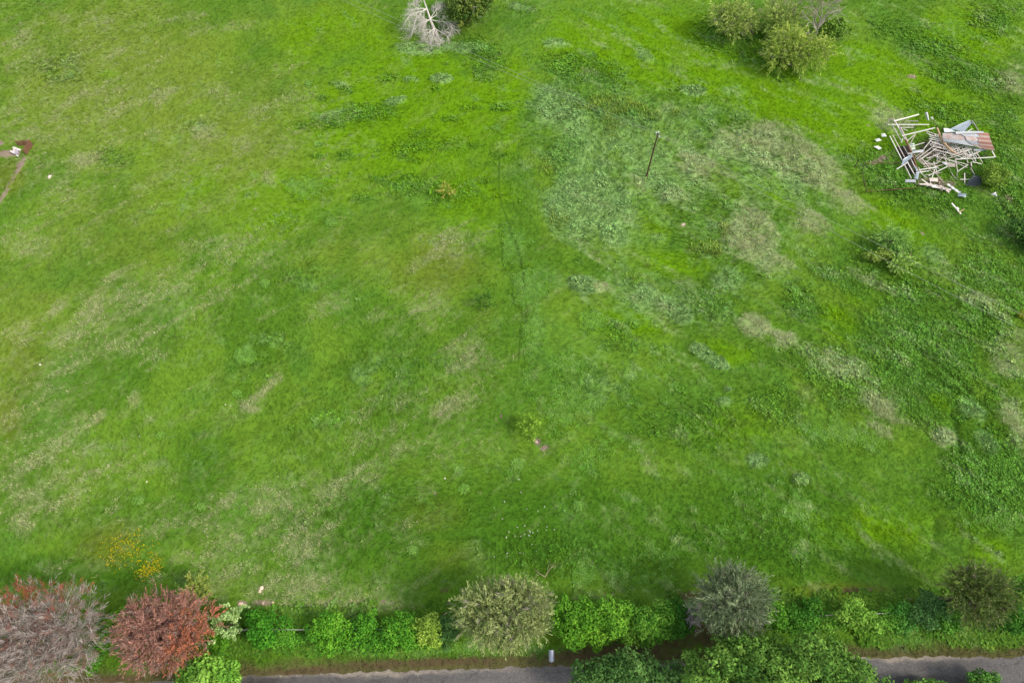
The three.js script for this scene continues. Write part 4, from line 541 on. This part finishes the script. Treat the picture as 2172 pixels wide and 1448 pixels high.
{
  const o = onGround(2000, 335), t = thing('collapsed_barn', o, 'collapsed wooden barn with broken rafters and a rusty tin roof', 'barn');
  const z = (x, y, h) => ground(1850 + x / 6.58, 220 + y / 6.58, h).sub(o), R = rng(88), W = () => wood[Math.floor(R() * 5)];
  const bm = (x1, y1, h1, x2, y2, h2, w = 0.12, mat = W(), name = 'beam') => bar(name, z(x1, y1, h1), z(x2, y2, h2), w * 0.56, w * 0.56, mat, t);
  const sh = (name, mat, p, ribs = 4, amp = 0.03, sag = 0.03) => mesh(name, sheetGeometry(z(...p[0]), z(...p[1]), z(...p[2]), z(...p[3]), ribs, amp, sag, p[0][0]), mat, t);
  // left wing: a fallen wall frame
  bm(310, 242, 1.2, 655, 150, 1.0, 0.2, wood[1]); bm(225, 290, 0.8, 800, 290, 0.6, 0.14, wood[1]); bm(490, 242, 0.9, 650, 242, 0.8, 0.12); bm(205, 298, 0.7, 258, 202, 1.2, 0.14, wood[4]); bm(305, 205, 1.3, 330, 252, 1.1, 0.12);
  bm(258, 202, 1.2, 400, 330, 1.1, 0.16, wood[4]); bm(400, 330, 1.3, 500, 530, 1.1, 0.2, wood[2]); bm(332, 258, 1.2, 470, 500, 1.1, 0.16, wood[1]); bm(285, 296, 0.8, 420, 535, 0.7, 0.14, wood[0]); bm(470, 500, 1.2, 560, 690, 1.0, 0.26, brownWood, 'main_beam'); bm(560, 690, 1.0, 650, 950, 0.7, 0.2, brownWood, 'main_beam');
  bm(250, 450, 0.7, 430, 800, 0.6, 0.13, wood[1]); bm(430, 800, 0.6, 550, 1040, 0.5, 0.13, wood[0]); bm(290, 435, 0.7, 470, 770, 0.65, 0.12, wood[3]); bm(470, 770, 0.65, 602, 1000, 0.5, 0.13, wood[1]); bm(440, 590, 0.7, 560, 800, 0.6, 0.12, wood[2]); bm(560, 800, 0.6, 640, 960, 0.5, 0.12, wood[1]);
  bm(650, 230, 0.6, 572, 360, 0.3, 0.13, darkWood); bm(690, 190, 0.7, 640, 240, 0.6, 0.12, darkWood); bm(470, 215, 0.8, 395, 320, 0.3, 0.1, darkWood); bm(395, 330, 0.4, 580, 330, 0.4, 0.1); bm(440, 350, 0.3, 500, 375, 0.3, 0.09); bm(500, 300, 0.5, 610, 310, 0.4, 0.08);
  mesh('dark_panel', sheetGeometry(z(345, 600, 0.3), z(520, 585, 0.3), z(640, 950, 0.25), z(540, 990, 0.25), 2, 0.02, 0.02), std({ color: color(0x2a2724, 0.8), roughness: 0.95 }), t);  // dark panel set in the opening under the fallen rails
  bm(420, 446, 1.3, 880, 336, 1.9, 0.16, wood[1]); bm(500, 512, 1.0, 612, 416, 1.3, 0.12); bm(540, 552, 0.9, 608, 420, 1.3, 0.12); bm(412, 545, 0.9, 432, 480, 1.2, 0.12, wood[1]); bm(600, 580, 0.7, 735, 542, 0.8, 0.11); bm(725, 630, 0.8, 845, 482, 1.3, 0.12); bm(795, 545, 0.9, 830, 590, 0.8, 0.1); bm(620, 775, 0.5, 885, 570, 1.2, 0.13); bm(600, 752, 0.5, 730, 650, 0.8, 0.12); bm(640, 800, 0.5, 900, 620, 1.1, 0.12);
  sh('tin_sheet', tin.green, [[515, 558, 1.0], [595, 548, 1.1], [612, 640, 0.9], [550, 660, 0.9]], 3); sh('tin_sheet', tin.white, [[562, 662, 1.2], [742, 636, 1.0], [700, 682, 0.9], [578, 692, 1.1]], 3, 0.03, 0.12);
  sh('tin_sheet', tin.grey, [[440, 772, 0.9], [560, 700, 1.1], [576, 738, 1.0], [408, 865, 0.7]], 3); bm(348, 912, 0.5, 505, 812, 0.8, 0.15, wood[1]); bm(500, 695, 1.0, 570, 690, 1.1, 0.14, wood[1]);
  sh('tin_sheet', tin.white, [[470, 1055, 0.4], [615, 1060, 0.45], [615, 1098, 0.4], [466, 1097, 0.3]], 4); sh('tin_sheet', tin.grey, [[632, 940, 0.8], [672, 930, 0.8], [640, 1060, 0.4], [588, 1040, 0.4]], 3); sh('tin_sheet', tin.grey, [[597, 880, 0.8], [618, 872, 0.8], [655, 950, 0.7], [632, 962, 0.7]], 2, 0.02, 0.05);
  // rafters fallen across one another
  bm(910, 334, 2.0, 985, 520, 1.7, 0.26, tanWood, 'main_beam'); bm(985, 520, 1.7, 1110, 655, 1.3, 0.26, tanWood, 'main_beam'); bm(1110, 655, 1.3, 1175, 690, 1.1, 0.24, tanWood, 'main_beam');
  for (let k = 0; k < 14; k++) { const q = k / 13, x = mix(760, 900, q) + 30 * (R() - 0.5), y = mix(380, 730, q), l = 230 + 150 * R() + 130 * q, s = 0.3 + 0.3 * (R() - 0.5); bm(x, y, mix(1.7, 1.1, q), x + l, y + l * s, 0.9 + 0.5 * R(), 0.07 + 0.03 * R(), R() < 0.6 ? wood[1] : W()); }
  for (let k = 0; k < 24; k++) { const q = k / 23, x = mix(835, 1440, q) + 24 * (R() - 0.5), y = mix(400, 620, q), l = 120 + 100 * R(), s = 0.5 + 0.2 * (R() - 0.5); bm(x, y, 1.5, x + l * s, y + l, 1.0, 0.07 + 0.03 * R(), R() < 0.5 ? wood[1] : W()); }
  for (let k = 0; k < 22; k++) { const q = k / 21, x = mix(800, 1330, q) + 60 * (R() - 0.5), y = mix(560, 790, q) + 50 * (R() - 0.5), l = 150 + 190 * R(), s = -0.42 + 0.4 * (R() - 0.5); bm(x, y, 1.0, x + l, y + l * s, 1.4, 0.07 + 0.03 * R(), R() < 0.6 ? wood[1] : W()); }
  for (let k = 0; k < 12; k++) { const x = 980 + 480 * R(), y = 590 + 170 * R(), a = (R() - 0.5) * 2.4, l = 60 + 110 * R(); bm(x - Math.cos(a) * l, y - Math.sin(a) * l * 0.6, 0.9 + 0.6 * R(), x + Math.cos(a) * l, y + Math.sin(a) * l * 0.6, 0.9 + 0.6 * R(), 0.075); }
  for (let k = 0; k < 22; k++) { const x = 640 + 330 * R(), y = 690 + 290 * R(), a = (R() < 0.6 ? -0.35 : 0.8) + (R() - 0.5) * 0.6, l = 50 + 100 * R(), h = 0.3 + 0.5 * R(); bm(x - Math.cos(a) * l, y - Math.sin(a) * l, h, x + Math.cos(a) * l, y + Math.sin(a) * l, h + 0.3 * (R() - 0.5), 0.06 + 0.04 * R()); }
  bm(645, 925, 0.5, 912, 884, 0.6, 0.14, wood[1]); bm(640, 952, 0.4, 800, 938, 0.5, 0.12, wood[1]); bm(790, 1003, 0.3, 1062, 872, 0.7, 0.12, wood[1]); bm(690, 835, 0.6, 912, 836, 0.6, 0.13, wood[3]); bm(705, 770, 0.7, 815, 910, 0.5, 0.13, wood[3]); bm(860, 805, 0.7, 905, 940, 0.4, 0.12, wood[0]); bm(880, 910, 0.5, 815, 1110, 0.2, 0.11, wood[1]); bm(915, 705, 1.0, 912, 800, 0.6, 0.12, wood[0]);
  bm(1160, 775, 1.0, 1712, 745, 1.0, 0.15, wood[1]); bm(1676, 655, 1.4, 1724, 745, 1.0, 0.15, wood[1]); bm(1198, 942, 0.3, 1345, 848, 0.8, 0.13, wood[1]); bm(1172, 785, 1.0, 1196, 942, 0.3, 0.12, wood[3]); bm(1010, 745, 0.9, 1075, 880, 0.4, 0.14, wood[3]); bm(1300, 690, 1.2, 1345, 835, 0.7, 0.12, wood[0]); bm(1400, 810, 0.8, 1530, 840, 0.5, 0.12, wood[1]); bm(1192, 940, 0.4, 1186, 1030, 0.1, 0.1, wood[4]);
  bm(1352, 825, 0.9, 1390, 890, 0.7, 0.22, darkWood, 'post'); bm(1385, 812, 0.9, 1392, 890, 0.7, 0.14, wood[0], 'post'); bm(1378, 895, 0.7, 1432, 985, 0.8, 0.14, wood[4], 'post'); bm(1655, 660, 1.2, 1580, 745, 0.5, 0.12, darkWood, 'post'); bm(1560, 690, 1.1, 1610, 740, 0.5, 0.1, darkWood, 'post');
  bm(1295, 965, 0.9, 1298, 1130, 0.1, 0.12, wood[1]); bm(1236, 1056, 0.5, 1372, 1054, 0.5, 0.1, wood[1]); bm(1078, 890, 0.4, 1130, 1000, 0.2, 0.14, wood[4]); bm(1130, 1000, 0.2, 1215, 1075, 0.1, 0.12, wood[4]);
  sh('tin_sheet', tin.slate, [[1430, 985, 1.2], [1562, 1035, 1.0], [1500, 1150, 0.1], [1308, 1136, 0.2]], 5, 0.02); sh('tin_sheet', tin.pink, [[980, 800, 0.8], [1200, 840, 0.7], [1170, 880, 0.5], [1080, 878, 0.5]], 4, 0.03, 0.06); sh('tin_sheet', tin.white, [[975, 805, 0.85], [1050, 818, 0.8], [1050, 866, 0.6], [985, 830, 0.75]], 2, 0.02, 0.04);
  // what is left of the roof
  const roofs = [[[985, 408, 2.1], [1320, 415, 2.2], [1320, 462, 2.1], [990, 455, 2.0]], [[990, 455, 2.02], [1320, 462, 2.12], [1330, 512, 2.0], [995, 488, 1.95]], [[995, 488, 1.96], [1330, 512, 2.03], [1440, 600, 1.8], [1000, 520, 1.85]]];
  roofs.forEach((p, i) => sh('roof_sheet', [tin.patchy, tin.patchy, tin.white][i], p, 4, 0.035, 0.03));
  const east = [[[1170, 386, 2.3], [1625, 412, 2.1], [1645, 478, 2.0], [1300, 452, 2.22]], [[1300, 452, 2.2], [1645, 478, 2.02], [1668, 540, 1.9], [1330, 515, 2.12]], [[1330, 515, 2.1], [1668, 540, 1.92], [1692, 600, 1.75], [1390, 560, 1.98]], [[1390, 560, 1.96], [1692, 600, 1.77], [1716, 655, 1.6], [1520, 625, 1.78]]];
  east.forEach((p, i) => { sh('roof_sheet', i % 2 ? tin.patchy : tin.white, p, 5, 0.045, 0.02); const cut = (q, r, f) => q.map((e, k) => mix(e, r[k], f)); const f = [0.66, 0.5, 0.42, 0.3][i]; sh('roof_sheet', tin.rust, [cut(p[0], p[1], f).map((e, k) => k === 2 ? e + 0.05 : e), p[1].map((e, k) => k === 2 ? e + 0.05 : k === 0 ? e + 6 : e), p[2].map((e, k) => k === 2 ? e + 0.05 : k === 0 ? e + 6 : e), cut(p[3], p[2], f).map((e, k) => k === 2 ? e + 0.05 : e)], 5, 0.05, 0.02); });
  sh('roof_sheet', tin.white, [[1425, 632, 1.6], [1600, 628, 1.6], [1600, 652, 1.5], [1432, 660, 1.5]], 3); sh('roof_sheet', tin.white, [[1168, 388, 2.4], [1560, 384, 2.3], [1560, 412, 2.25], [1180, 425, 2.35]], 3, 0.03, 0.05);
  sh('bent_sheet', tin.grey, [[1092, 350, 1.6], [1365, 224, 1.4], [1408, 262, 1.3], [1290, 392, 1.7]], 6, 0.02, 0.05); sh('bent_sheet', tin.grey, [[1000, 345, 1.9], [1100, 352, 1.7], [1200, 400, 1.8], [1020, 400, 1.9]], 4, 0.02, 0.05); bm(1400, 232, 1.4, 1495, 385, 2.0, 0.14, wood[4]); bm(1330, 388, 1.7, 1405, 350, 1.6, 0.1, wood[1]); bm(975, 362, 1.8, 1000, 350, 2.0, 0.25, darkWood);
}
// sheets and boards lying loose in the grass round the barn
function loose(name, label, category, mat, p, ribs = 3, sag = 0.03, group) {
  const q = p.map(([u, v, h]) => { const e = ground(u, v, h); e.y = h + terr(e.x, e.z); return e; }), c = V(0, 0, 0); q.forEach((e) => c.addScaledVector(e, 0.25)); c.y = terr(c.x, c.z);
  const m = mesh(name, sheetGeometry(...q.map((e) => e.clone().sub(c)), ribs, 0.025, sag, p[0][0]), mat); m.position.copy(c); return tag(m, label, category, group);
}
const b2 = (x, y, h) => [1850 + x / 6.58, 220 + y / 6.58, h];
loose('tin_sheet', 'curved white tin sheet on edge above the barn frame', 'metal sheet', tin.white, [b2(728, 132, 0.7), b2(772, 128, 0.8), b2(794, 245, 0.5), b2(762, 245, 0.3)], 3, 0.12);
loose('tin_sheet', 'small pale tin scrap right of the curved white sheet', 'metal sheet', tin.white, [b2(808, 200, 0.3), b2(838, 192, 0.35), b2(860, 235, 0.3), b2(830, 228, 0.25)], 2);
loose('tin_sheet', 'pale grey sheet in the grass, uppermost of three left of barn', 'metal sheet', tin.white, [b2(122, 430, 0.35), b2(178, 422, 0.4), b2(206, 468, 0.35), b2(140, 474, 0.3)], 3);
loose('tin_sheet', 'pale grey sheet in the grass, middle of three left of barn', 'metal sheet', tin.white, [b2(36, 508, 0.3), b2(98, 492, 0.35), b2(136, 520, 0.35), b2(70, 540, 0.3)], 3);
loose('tin_sheet', 'pale blue-grey sheet, lowest of three left of barn', 'metal sheet', tin.white, [b2(16, 610, 0.3), b2(84, 600, 0.35), b2(136, 632, 0.35), b2(92, 656, 0.3)], 3);
loose('tin_sheet', 'long light blue tin sheet lying below the barn', 'metal sheet', tin.white, [b2(1036, 1132, 0.5), b2(1072, 1126, 0.5), b2(1240, 1248, 0.35), b2(1202, 1262, 0.3)], 3);
loose('tin_sheet', 'crumpled blue tin sheet at the end of the long one', 'metal sheet', tin.grey, [b2(1195, 1266, 0.35), b2(1312, 1270, 0.4), b2(1302, 1318, 0.35), b2(1186, 1310, 0.25)], 4, 0.08);
loose('tin_sheet', 'bright white tin scrap by a dark rut right of the vine bush', 'metal sheet', tin.white, [[2101, 413, 0.25], [2112, 408, 0.4], [2116, 420, 0.3], [2112, 417, 0.2]], 2, 0.05);
loose('tin_sheet', 'grey tin sheet flat on the ground under the barn', 'metal sheet', tin.pink, [b2(795, 1045, 0.25), b2(915, 1045, 0.3), b2(920, 1098, 0.25), b2(800, 1095, 0.2)], 4);
function board(name, label, category, u1, v1, u2, v2, w, mat, lift = 0.25, group) { const a = onGround(u1, v1, lift), b = onGround(u2, v2, lift), c = a.clone().lerp(b, 0.5); c.y = terr(c.x, c.z); const t = mesh(name, BOX, mat); t.position.copy(a).lerp(b, 0.5); const d = b.clone().sub(a); t.scale.set(w, w * 0.4, d.length()); t.quaternion.setFromUnitVectors(V(0, 0, 1), d.normalize()); return tag(t, label, category, group); }
{
  const o = onGround(1984, 398), t = thing('board_pile', o, 'heap of splintered pinkish boards below the barn', 'boards'), R = rng(91), W5 = () => wood[Math.floor(R() * 4)], z = (x, y, h) => { const p = ground(1850 + x / 6.58, 220 + y / 6.58, h); p.y += terr(p.x, p.z); return p.sub(o); };
  for (let k = 0; k < 16; k++) { const q = R(), x = mix(700, 1010, q) + 30 * (R() - 0.5), y = mix(1115, 1195, q) + 24 * (R() - 0.5), l = 35 + 75 * R(), a = 0.26 + (R() - 0.5) * 0.7, h = 0.15 + 0.4 * R(); bar('board', z(x - l * Math.cos(a), y - l * Math.sin(a), h), z(x + l * Math.cos(a), y + l * Math.sin(a), h + 0.1), 0.1 + 0.12 * R(), 0.04, R() < 0.35 ? tin.pink : W5(), t); }
  bar('board', z(930, 1180, 0.4), z(1085, 1222, 0.3), 0.2, 0.05, wood[1], t);
}
board('board', 'long white board lying alone below the barn', 'board', 2013.5, 437.5, 2034, 459, 0.14, wood[1], 0.3);
board('board', 'short yellowish board crossing the lone white board', 'board', 2029, 456, 2040, 450, 0.1, tanWood, 0.35);
board('board_scrap', 'small white scrap against the lone white board', 'board', 2023, 447, 2027, 451, 0.26, wood[1], 0.4);
board('board', 'pale broken board near the foot of the board heap', 'board', 1992, 407, 2000, 405, 0.24, wood[3], 0.25);
board('board', 'stubby board right of the broken board below the heap', 'board', 2003, 409, 2008, 414, 0.22, wood[3], 0.25);
{ // rusty pipe rail with its corner, left of and below the barn
  const rust = std({ map: grained(0x6e4e3c, 0x503a2c, 0.6, 430), roughness: 0.9 }), brush = std({ color: color(0x5a4a3a, 0.5), roughness: 1 });
  const o = onGround(1841, 408), t = thing('pipe_fence', o, 'rusty two-rail pipe fence with one corner below the barn', 'fence'), g = (u, v, h) => { const p = ground(u, v, h); p.y = h + terr(p.x, p.z); return p.sub(o); };
  for (const [a, b] of [[[1838, 406], [1890, 403.5]], [[1890, 403.5], [1942, 400.5]]]) for (const h of [0.5, 1.05]) bar('rail', g(...a, h), g(...b, h), 0.045, 0.045, rust, t);
  for (const [a, b] of [[[1829, 368], [1838, 406]]]) for (const h of [0.5, 1.05]) bar('rail', g(...a, h), g(...b, h), 0.05, 0.05, brush, t);
  for (const [u, v] of [[1838, 406], [1890, 403.5], [1942, 400.5], [1829, 368], [1833, 386]]) bar('post', g(u, v, -0.1), g(u, v, 1.15), 0.1, 0.1, rust, t);
  const o2 = onGround(1870, 348), t2 = thing('fence_rail', o2, 'thin rusty rail on leaning posts just left of the barn', 'fence'), g2 = (u, v, h) => { const p = ground(u, v, h); p.y = h + terr(p.x, p.z); return p.sub(o2); };
  bar('rail', g2(1834, 347, 0.7), g2(1906, 346, 0.7), 0.04, 0.04, rust, t2); bar('post', g2(1812, 356, 0), g2(1822, 340, 1.2), 0.08, 0.08, darkWood, t2); bar('post', g2(1836, 350, -0.1), g2(1836, 350, 0.9), 0.09, 0.09, darkWood, t2); bar('post', g2(1906, 347, -0.1), g2(1906, 347, 0.9), 0.09, 0.09, darkWood, t2);
}
// ------------------------------------------------------------------ utility pole and its wires
const POLE_H = 6.85, poleFoot = onGround(1371.5, 374);
{
  const t = thing('utility_pole', poleFoot, 'dark wooden utility pole with white insulators, standing alone', 'utility pole');
  t.userData.label = 'tall dark wooden utility pole standing alone in long grass';
  const g = new THREE.CylinderGeometry(0.065, 0.1, POLE_H + 0.3, 12, 6); mesh('pole', g, std({ map: grained(0x5a4234, 0x3a2a22, 0.7, 440, 6), roughness: 0.95 }), t).position.y = POLE_H / 2 - 0.15;
  const cap = mesh('pole_cap', new THREE.CylinderGeometry(0.07, 0.07, 0.04, 12), std({ color: color(0xcfd4d8, 0.8), roughness: 0.5 }), t); cap.position.y = POLE_H + 0.03;
  const arm = mesh('bracket', BOX, std({ color: color(0x7c8288, 0.7), roughness: 0.5, metalness: 0.5 }), t); arm.scale.set(0.07, 0.07, 0.6); arm.position.set(0, POLE_H - 0.35, 0); arm.rotation.y = 0.5;
  const prof = [[0, 0], [0.05, 0], [0.09, 0.04], [0.05, 0.07], [0.09, 0.11], [0.05, 0.15], [0.03, 0.18], [0, 0.18]].map(([x, y]) => new THREE.Vector2(x, y)), ins = new THREE.LatheGeometry(prof, 12), white = std({ color: color(0xe6e8ea, 0.9), roughness: 0.25 });
  for (const s of [-1, 1]) { const m = mesh('insulator', ins, white, t); m.position.set(s * 0.28 * Math.sin(0.5), POLE_H - 0.32, s * 0.28 * Math.cos(0.5)); }
  mesh('insulator', ins, white, t).position.set(0, POLE_H + 0.05, 0);
}
{
  const wireMat = std({ color: color(0xa9b8a0, 0.62), roughness: 0.5 }), top = poleFoot.clone();
  const span = (label, u, v, h, off, sag) => {
    const a = top.clone().add(V(off * 0.13, POLE_H - 0.16, off * 0.25)), b = ground(u, v, h), pts = []; for (let i = 0; i <= 24; i++) { const q = i / 24, p = a.clone().lerp(b, q); p.y -= sag * 4 * q * (1 - q); pts.push(p.sub(a)); }
    const m = mesh('power_line', new THREE.TubeGeometry(new THREE.CatmullRomCurve3(pts), 60, 0.016, 5), wireMat); m.position.copy(a); return tag(m, label, 'wire');
  };
  span('lower power line running from the pole to the right edge', 2500, 862, POLE_H, 1, 0.7); span('upper power line running from the pole to the right edge', 2500, 824, POLE_H, -1, 0.35);
  span('nearer power line running from the pole past the dead tree', 500, -106, POLE_H, 1, 0.6); span('farther power line running from the pole past the dead tree', 500, -122, POLE_H, -1, 0.6);
}
// ------------------------------------------------------------------ wire fence along the hedgerow
function wireFence(label, pts, h) {
  const foot = pts.map(([u, v]) => onGround(u, v)), o = foot[0].clone(), t = thing('wire_fence', o, label, 'fence'), wire = std({ color: color(0xb8b4ae, 0.8), roughness: 0.5, metalness: 0.3 });
  foot.forEach((p, i) => { const q = p.clone().sub(o); mesh('post', new THREE.CylinderGeometry(0.045, 0.06, h + 0.25, 8), wood[4], t).position.copy(q).add(V(0, h / 2 - 0.05, 0)); if (i) { const r = foot[i - 1].clone().sub(o); for (const k of [0.35, 0.62, 0.9]) bar('wire', r.clone().add(V(0, h * k + 0.03, 0)), q.clone().add(V(0, h * k + 0.03, 0)), k > 0.8 ? 0.035 : 0.014, k > 0.8 ? 0.035 : 0.014, wire, t); } });
}
wireFence('wire fence along the shrubs left of the olive tree', [[470, 1338], [520, 1337], [605, 1337], [665, 1337], [730, 1337], [800, 1336], [870, 1335], [930, 1334], [990, 1332]], 1.2);
wireFence('wire fence behind the sapling right of the silvery tree', [[1500, 1318], [1580, 1315], [1660, 1311], [1750, 1307], [1830, 1304], [1900, 1302], [1980, 1299]], 1.2);
// ------------------------------------------------------------------ mailbox
{
  const o = onGround(1168, 1396), t = thing('mailbox', o, 'pale grey metal mailbox on a post beside the road', 'mailbox'), metal = std({ color: color(0xaab2c6, 0.75), roughness: 0.45, metalness: 0.3 });
  const s = new THREE.Shape(); s.moveTo(-0.2, 0); s.lineTo(0.2, 0); s.lineTo(0.2, 0.22); s.absarc(0, 0.22, 0.2, 0, Math.PI); s.lineTo(-0.2, 0);
  const body = mesh('body', new THREE.ExtrudeGeometry(s, { depth: 0.78, bevelEnabled: true, bevelSize: 0.012, bevelThickness: 0.012, bevelSegments: 2 }), metal, t); body.position.set(0, 1.08, -0.55);
  const dr = mesh('door', new THREE.ExtrudeGeometry(s, { depth: 0.03, bevelEnabled: false }), metal, t); dr.scale.set(0.96, 0.96, 1); dr.position.set(0, 1.09, 0.25); mesh('handle', BOX, metal, dr).scale.set(0.05, 0.03, 0.08); dr.children[0].position.set(0, 0.35, 0.05);
  const post = mesh('post', BOX, wood[4], t); post.scale.set(0.12, 1.2, 0.12); post.position.set(0, 0.48, -0.15);
  const flag = mesh('flag', BOX, std({ color: color(0x8a4a3e, 0.7) }), t); flag.scale.set(0.02, 0.06, 0.28); flag.position.set(0.225, 1.3, -0.2);
}
// ------------------------------------------------------------------ pen of rusty pipe and the rubble beside it, at the left edge
{
  const rust = std({ map: grained(0x7e5646, 0x5e4034, 0.6, 450), roughness: 0.9 }), c = onGround(68.9, 306.5), t = thing('pipe_pen', c, 'low corner of rusty brown pipe rails at the left edge', 'fence'), a = onGround(39.5, 308.5).sub(c), b = onGround(55.5, 327).sub(c), z0 = V(0, 0, 0);
  for (let k = 0; k < 6; k++) { const h = V(0, 0.06 + k * 0.135, 0); bar('rail', a.clone().add(h), z0.clone().add(h), 0.055, 0.055, rust, t); bar('rail', z0.clone().add(h), b.clone().add(h), 0.055, 0.055, rust, t); }
  for (const p of [a, z0, b, a.clone().lerp(z0, 0.5), b.clone().lerp(z0, 0.5)]) bar('post', p.clone().add(V(0, -0.1, 0)), p.clone().add(V(0, 0.82, 0)), 0.07, 0.07, rust, t);
  board('pipe', 'long white pipe lying on the pinkish bare ground', 'pipe', 30, 316.5, 46, 322, 0.22, std({ color: color(0xe2dcd6, 0.8), roughness: 0.6 }), 0.3);
  board('pipe', 'short white pipe crossing below the long white pipe', 'pipe', 25, 324, 33, 328, 0.2, std({ color: color(0xdcd8d2, 0.8), roughness: 0.6 }), 0.25);
  board('pipe', 'upright grey board between the white pipes', 'board', 32, 320, 32.5, 329, 0.18, wood[0], 0.25);
  board('sheet_scrap', 'pale lilac scrap of sheeting beside the white pipes', 'scrap', 34, 325, 41, 324.5, 0.7, std({ color: color(0xb9b0c2, 0.7), roughness: 0.7 }), 0.15);
  board('pipe', 'stub of white pipe nearest the bright grass', 'pipe', 36, 331, 39.5, 333, 0.16, std({ color: color(0xd6d8cc, 0.8), roughness: 0.6 }), 0.2);
}
// ------------------------------------------------------------------ stones, stump, log, fallen branch
function stone(u, v, size0, hex, label, flat = 0.55) {
  const size = size0 * 0.68;
  const g = new THREE.IcosahedronGeometry(1, 3), p = g.attributes.position, s = Math.round(u + v); for (let i = 0; i < p.count; i++) { const e = V(p.getX(i), p.getY(i), p.getZ(i)), k = 0.72 + 0.6 * fbm(e.x * 1.4 + s, e.z * 1.4 + e.y * 1.1, s, 3); p.setXYZ(i, e.x * k * size * (1 + 0.35 * noise(s, 1, 3)), Math.max(-0.3 * size, e.y * k * size * flat), e.z * k * size); } g.computeVertexNormals();
  const m = mesh('stone', g, std({ map: grained(hex, 0x9a8c80, 0.4, s, 2), roughness: 0.95 })); m.position.copy(onGround(u, v, 0.12 * size)); m.rotation.y = s; return tag(m, label, 'stone');
}
stone(103, 372, 0.24, 0xd8d0ca, 'white stone in the grass below the rusty pipe pen'); stone(101.5, 375, 0.15, 0xcfc8c2, 'smaller white stone touching the one below the pipe pen');
stone(1449, 477, 0.26, 0xb4a698, 'pale stone in a bare spot right of the pole'); stone(555, 1247, 0.24, 0xe6d8bc, 'cream limestone block above the fence shrubs'); stone(551, 1254, 0.17, 0xdccdb2, 'smaller cream block just below the limestone block');
stone(510, 1281, 0.22, 0xdcbcae, 'pinkish rock at the left end of the stony strip'); stone(519, 1284, 0.18, 0xd6b8aa, 'pinkish rock right of the leftmost one in the strip'); stone(558, 1279, 0.15, 0xd8b8a8, 'small pinkish rock at the middle of the stony strip'); stone(578, 1278, 0.16, 0xd4b4a4, 'small pinkish rock at the right end of the stony strip');
stone(1138, 937, 0.2, 0xc8b8b0, 'greyish rock in the bare spot below the lime-green sapling'); stone(1300, 1260, 0.14, 0xb0a8a4, 'small grey stone above the vivid green bushes');
stone(311, 1022, 0.1, 0xe6dcc0, 'tiny cream stone in the grass at the lower left'); stone(84, 773, 0.12, 0xe0dcd8, 'tiny white stone near the left edge'); stone(944, 1016, 0.1, 0xd8d4cc, 'tiny white stone in the middle lower pasture'); stone(478, 858, 0.09, 0xdcd8c8, 'tiny white stone left of a straw patch'); stone(327, 706, 0.09, 0xe0dcc0, 'tiny pale stone in the left pasture'); stone(492, 155, 0.12, 0xb09a88, 'tiny brownish stone in the upper left pasture');
stone(1938, 162, 0.2, 0xac9484, 'pinkish stone in bare earth above the barn'); stone(295, 926, 0.08, 0xe2e0da, 'tiny white stone in the left lower pasture');
{
  const R = rng(95), col = [lin(0x8c7c70, 0.6), lin(0x776a60, 0.6)], a = onGround(1569, 64, 0.3), b = onGround(1596, 75, 0.2), s = new Soup(); s.tube(wander(R, V(0, 0, 0), b.clone().sub(a), 5, 0.03), 0.3, 0.2, 9, col); s.tube([b.clone().sub(a).multiplyScalar(0.5), b.clone().sub(a).multiplyScalar(0.5).add(V(0.3, 0.7, 0.2))], 0.08, 0.03, 5, col);
  const m = mesh('log', s.build(), barkMat); m.position.copy(a); tag(m, 'fallen grey-brown log beside the leftmost willow', 'log');
  const s2 = new Soup(), f = onGround(1165, 1212, 0.15), c2 = [lin(0xc4b496, 0.6), lin(0xa89880, 0.6)], S = [s2, s2]; ramify(S, R, V(-0.4, 0.1, 0.5), V(0.6, 0.1, -0.7).normalize(), 0.9, 0.045, 2, { wild: 0.25, sag: -0.05, forks: 2, depth: 2, col: c2 }); ramify(S, R, V(-0.4, 0.1, 0.5), V(-0.7, 0.1, -0.4).normalize(), 0.6, 0.04, 2, { wild: 0.25, sag: -0.05, forks: 1, depth: 2, col: c2 });
  const br = mesh('fallen_branch', s2.build(), barkMat); br.position.copy(f); tag(br, 'pale fallen branch in the grass above the olive tree', 'branch');
  const s3 = new Soup(); s3.tube(wander(R, V(0, 0, 0), onGround(780, 1363, 0.1).sub(onGround(748, 1362, 0.1)), 4, 0.03), 0.06, 0.04, 6, col); const l3 = mesh('log', s3.build(), barkMat); l3.position.copy(onGround(748, 1362, 0.15)); tag(l3, 'thin pale log in the undergrowth below the shrub row', 'log');
}
// ------------------------------------------------------------------ which things belong together
for (const o of scene.children) {
  const c = o.userData.category, l = o.userData.label; if (!c) continue;
  if (c === 'shrub' && o.position.z > -9) o.userData.group = 'shrubs of the roadside hedgerow';
  if (c === 'wire') o.userData.group = 'power lines from the utility pole';
  if (c === 'metal sheet') o.userData.group = 'loose tin sheets round the barn';
  if (c === 'stone') o.userData.group = 'stones lying in the pasture';
  if (/^(leftmost|middle|largest).*willow/.test(l)) o.userData.group = 'willows of the thicket';
  if (/\boak (over|covering)|^rounded bright green tree/.test(l)) o.userData.group = 'oaks along the road';
}
renderer.render(scene, camera);
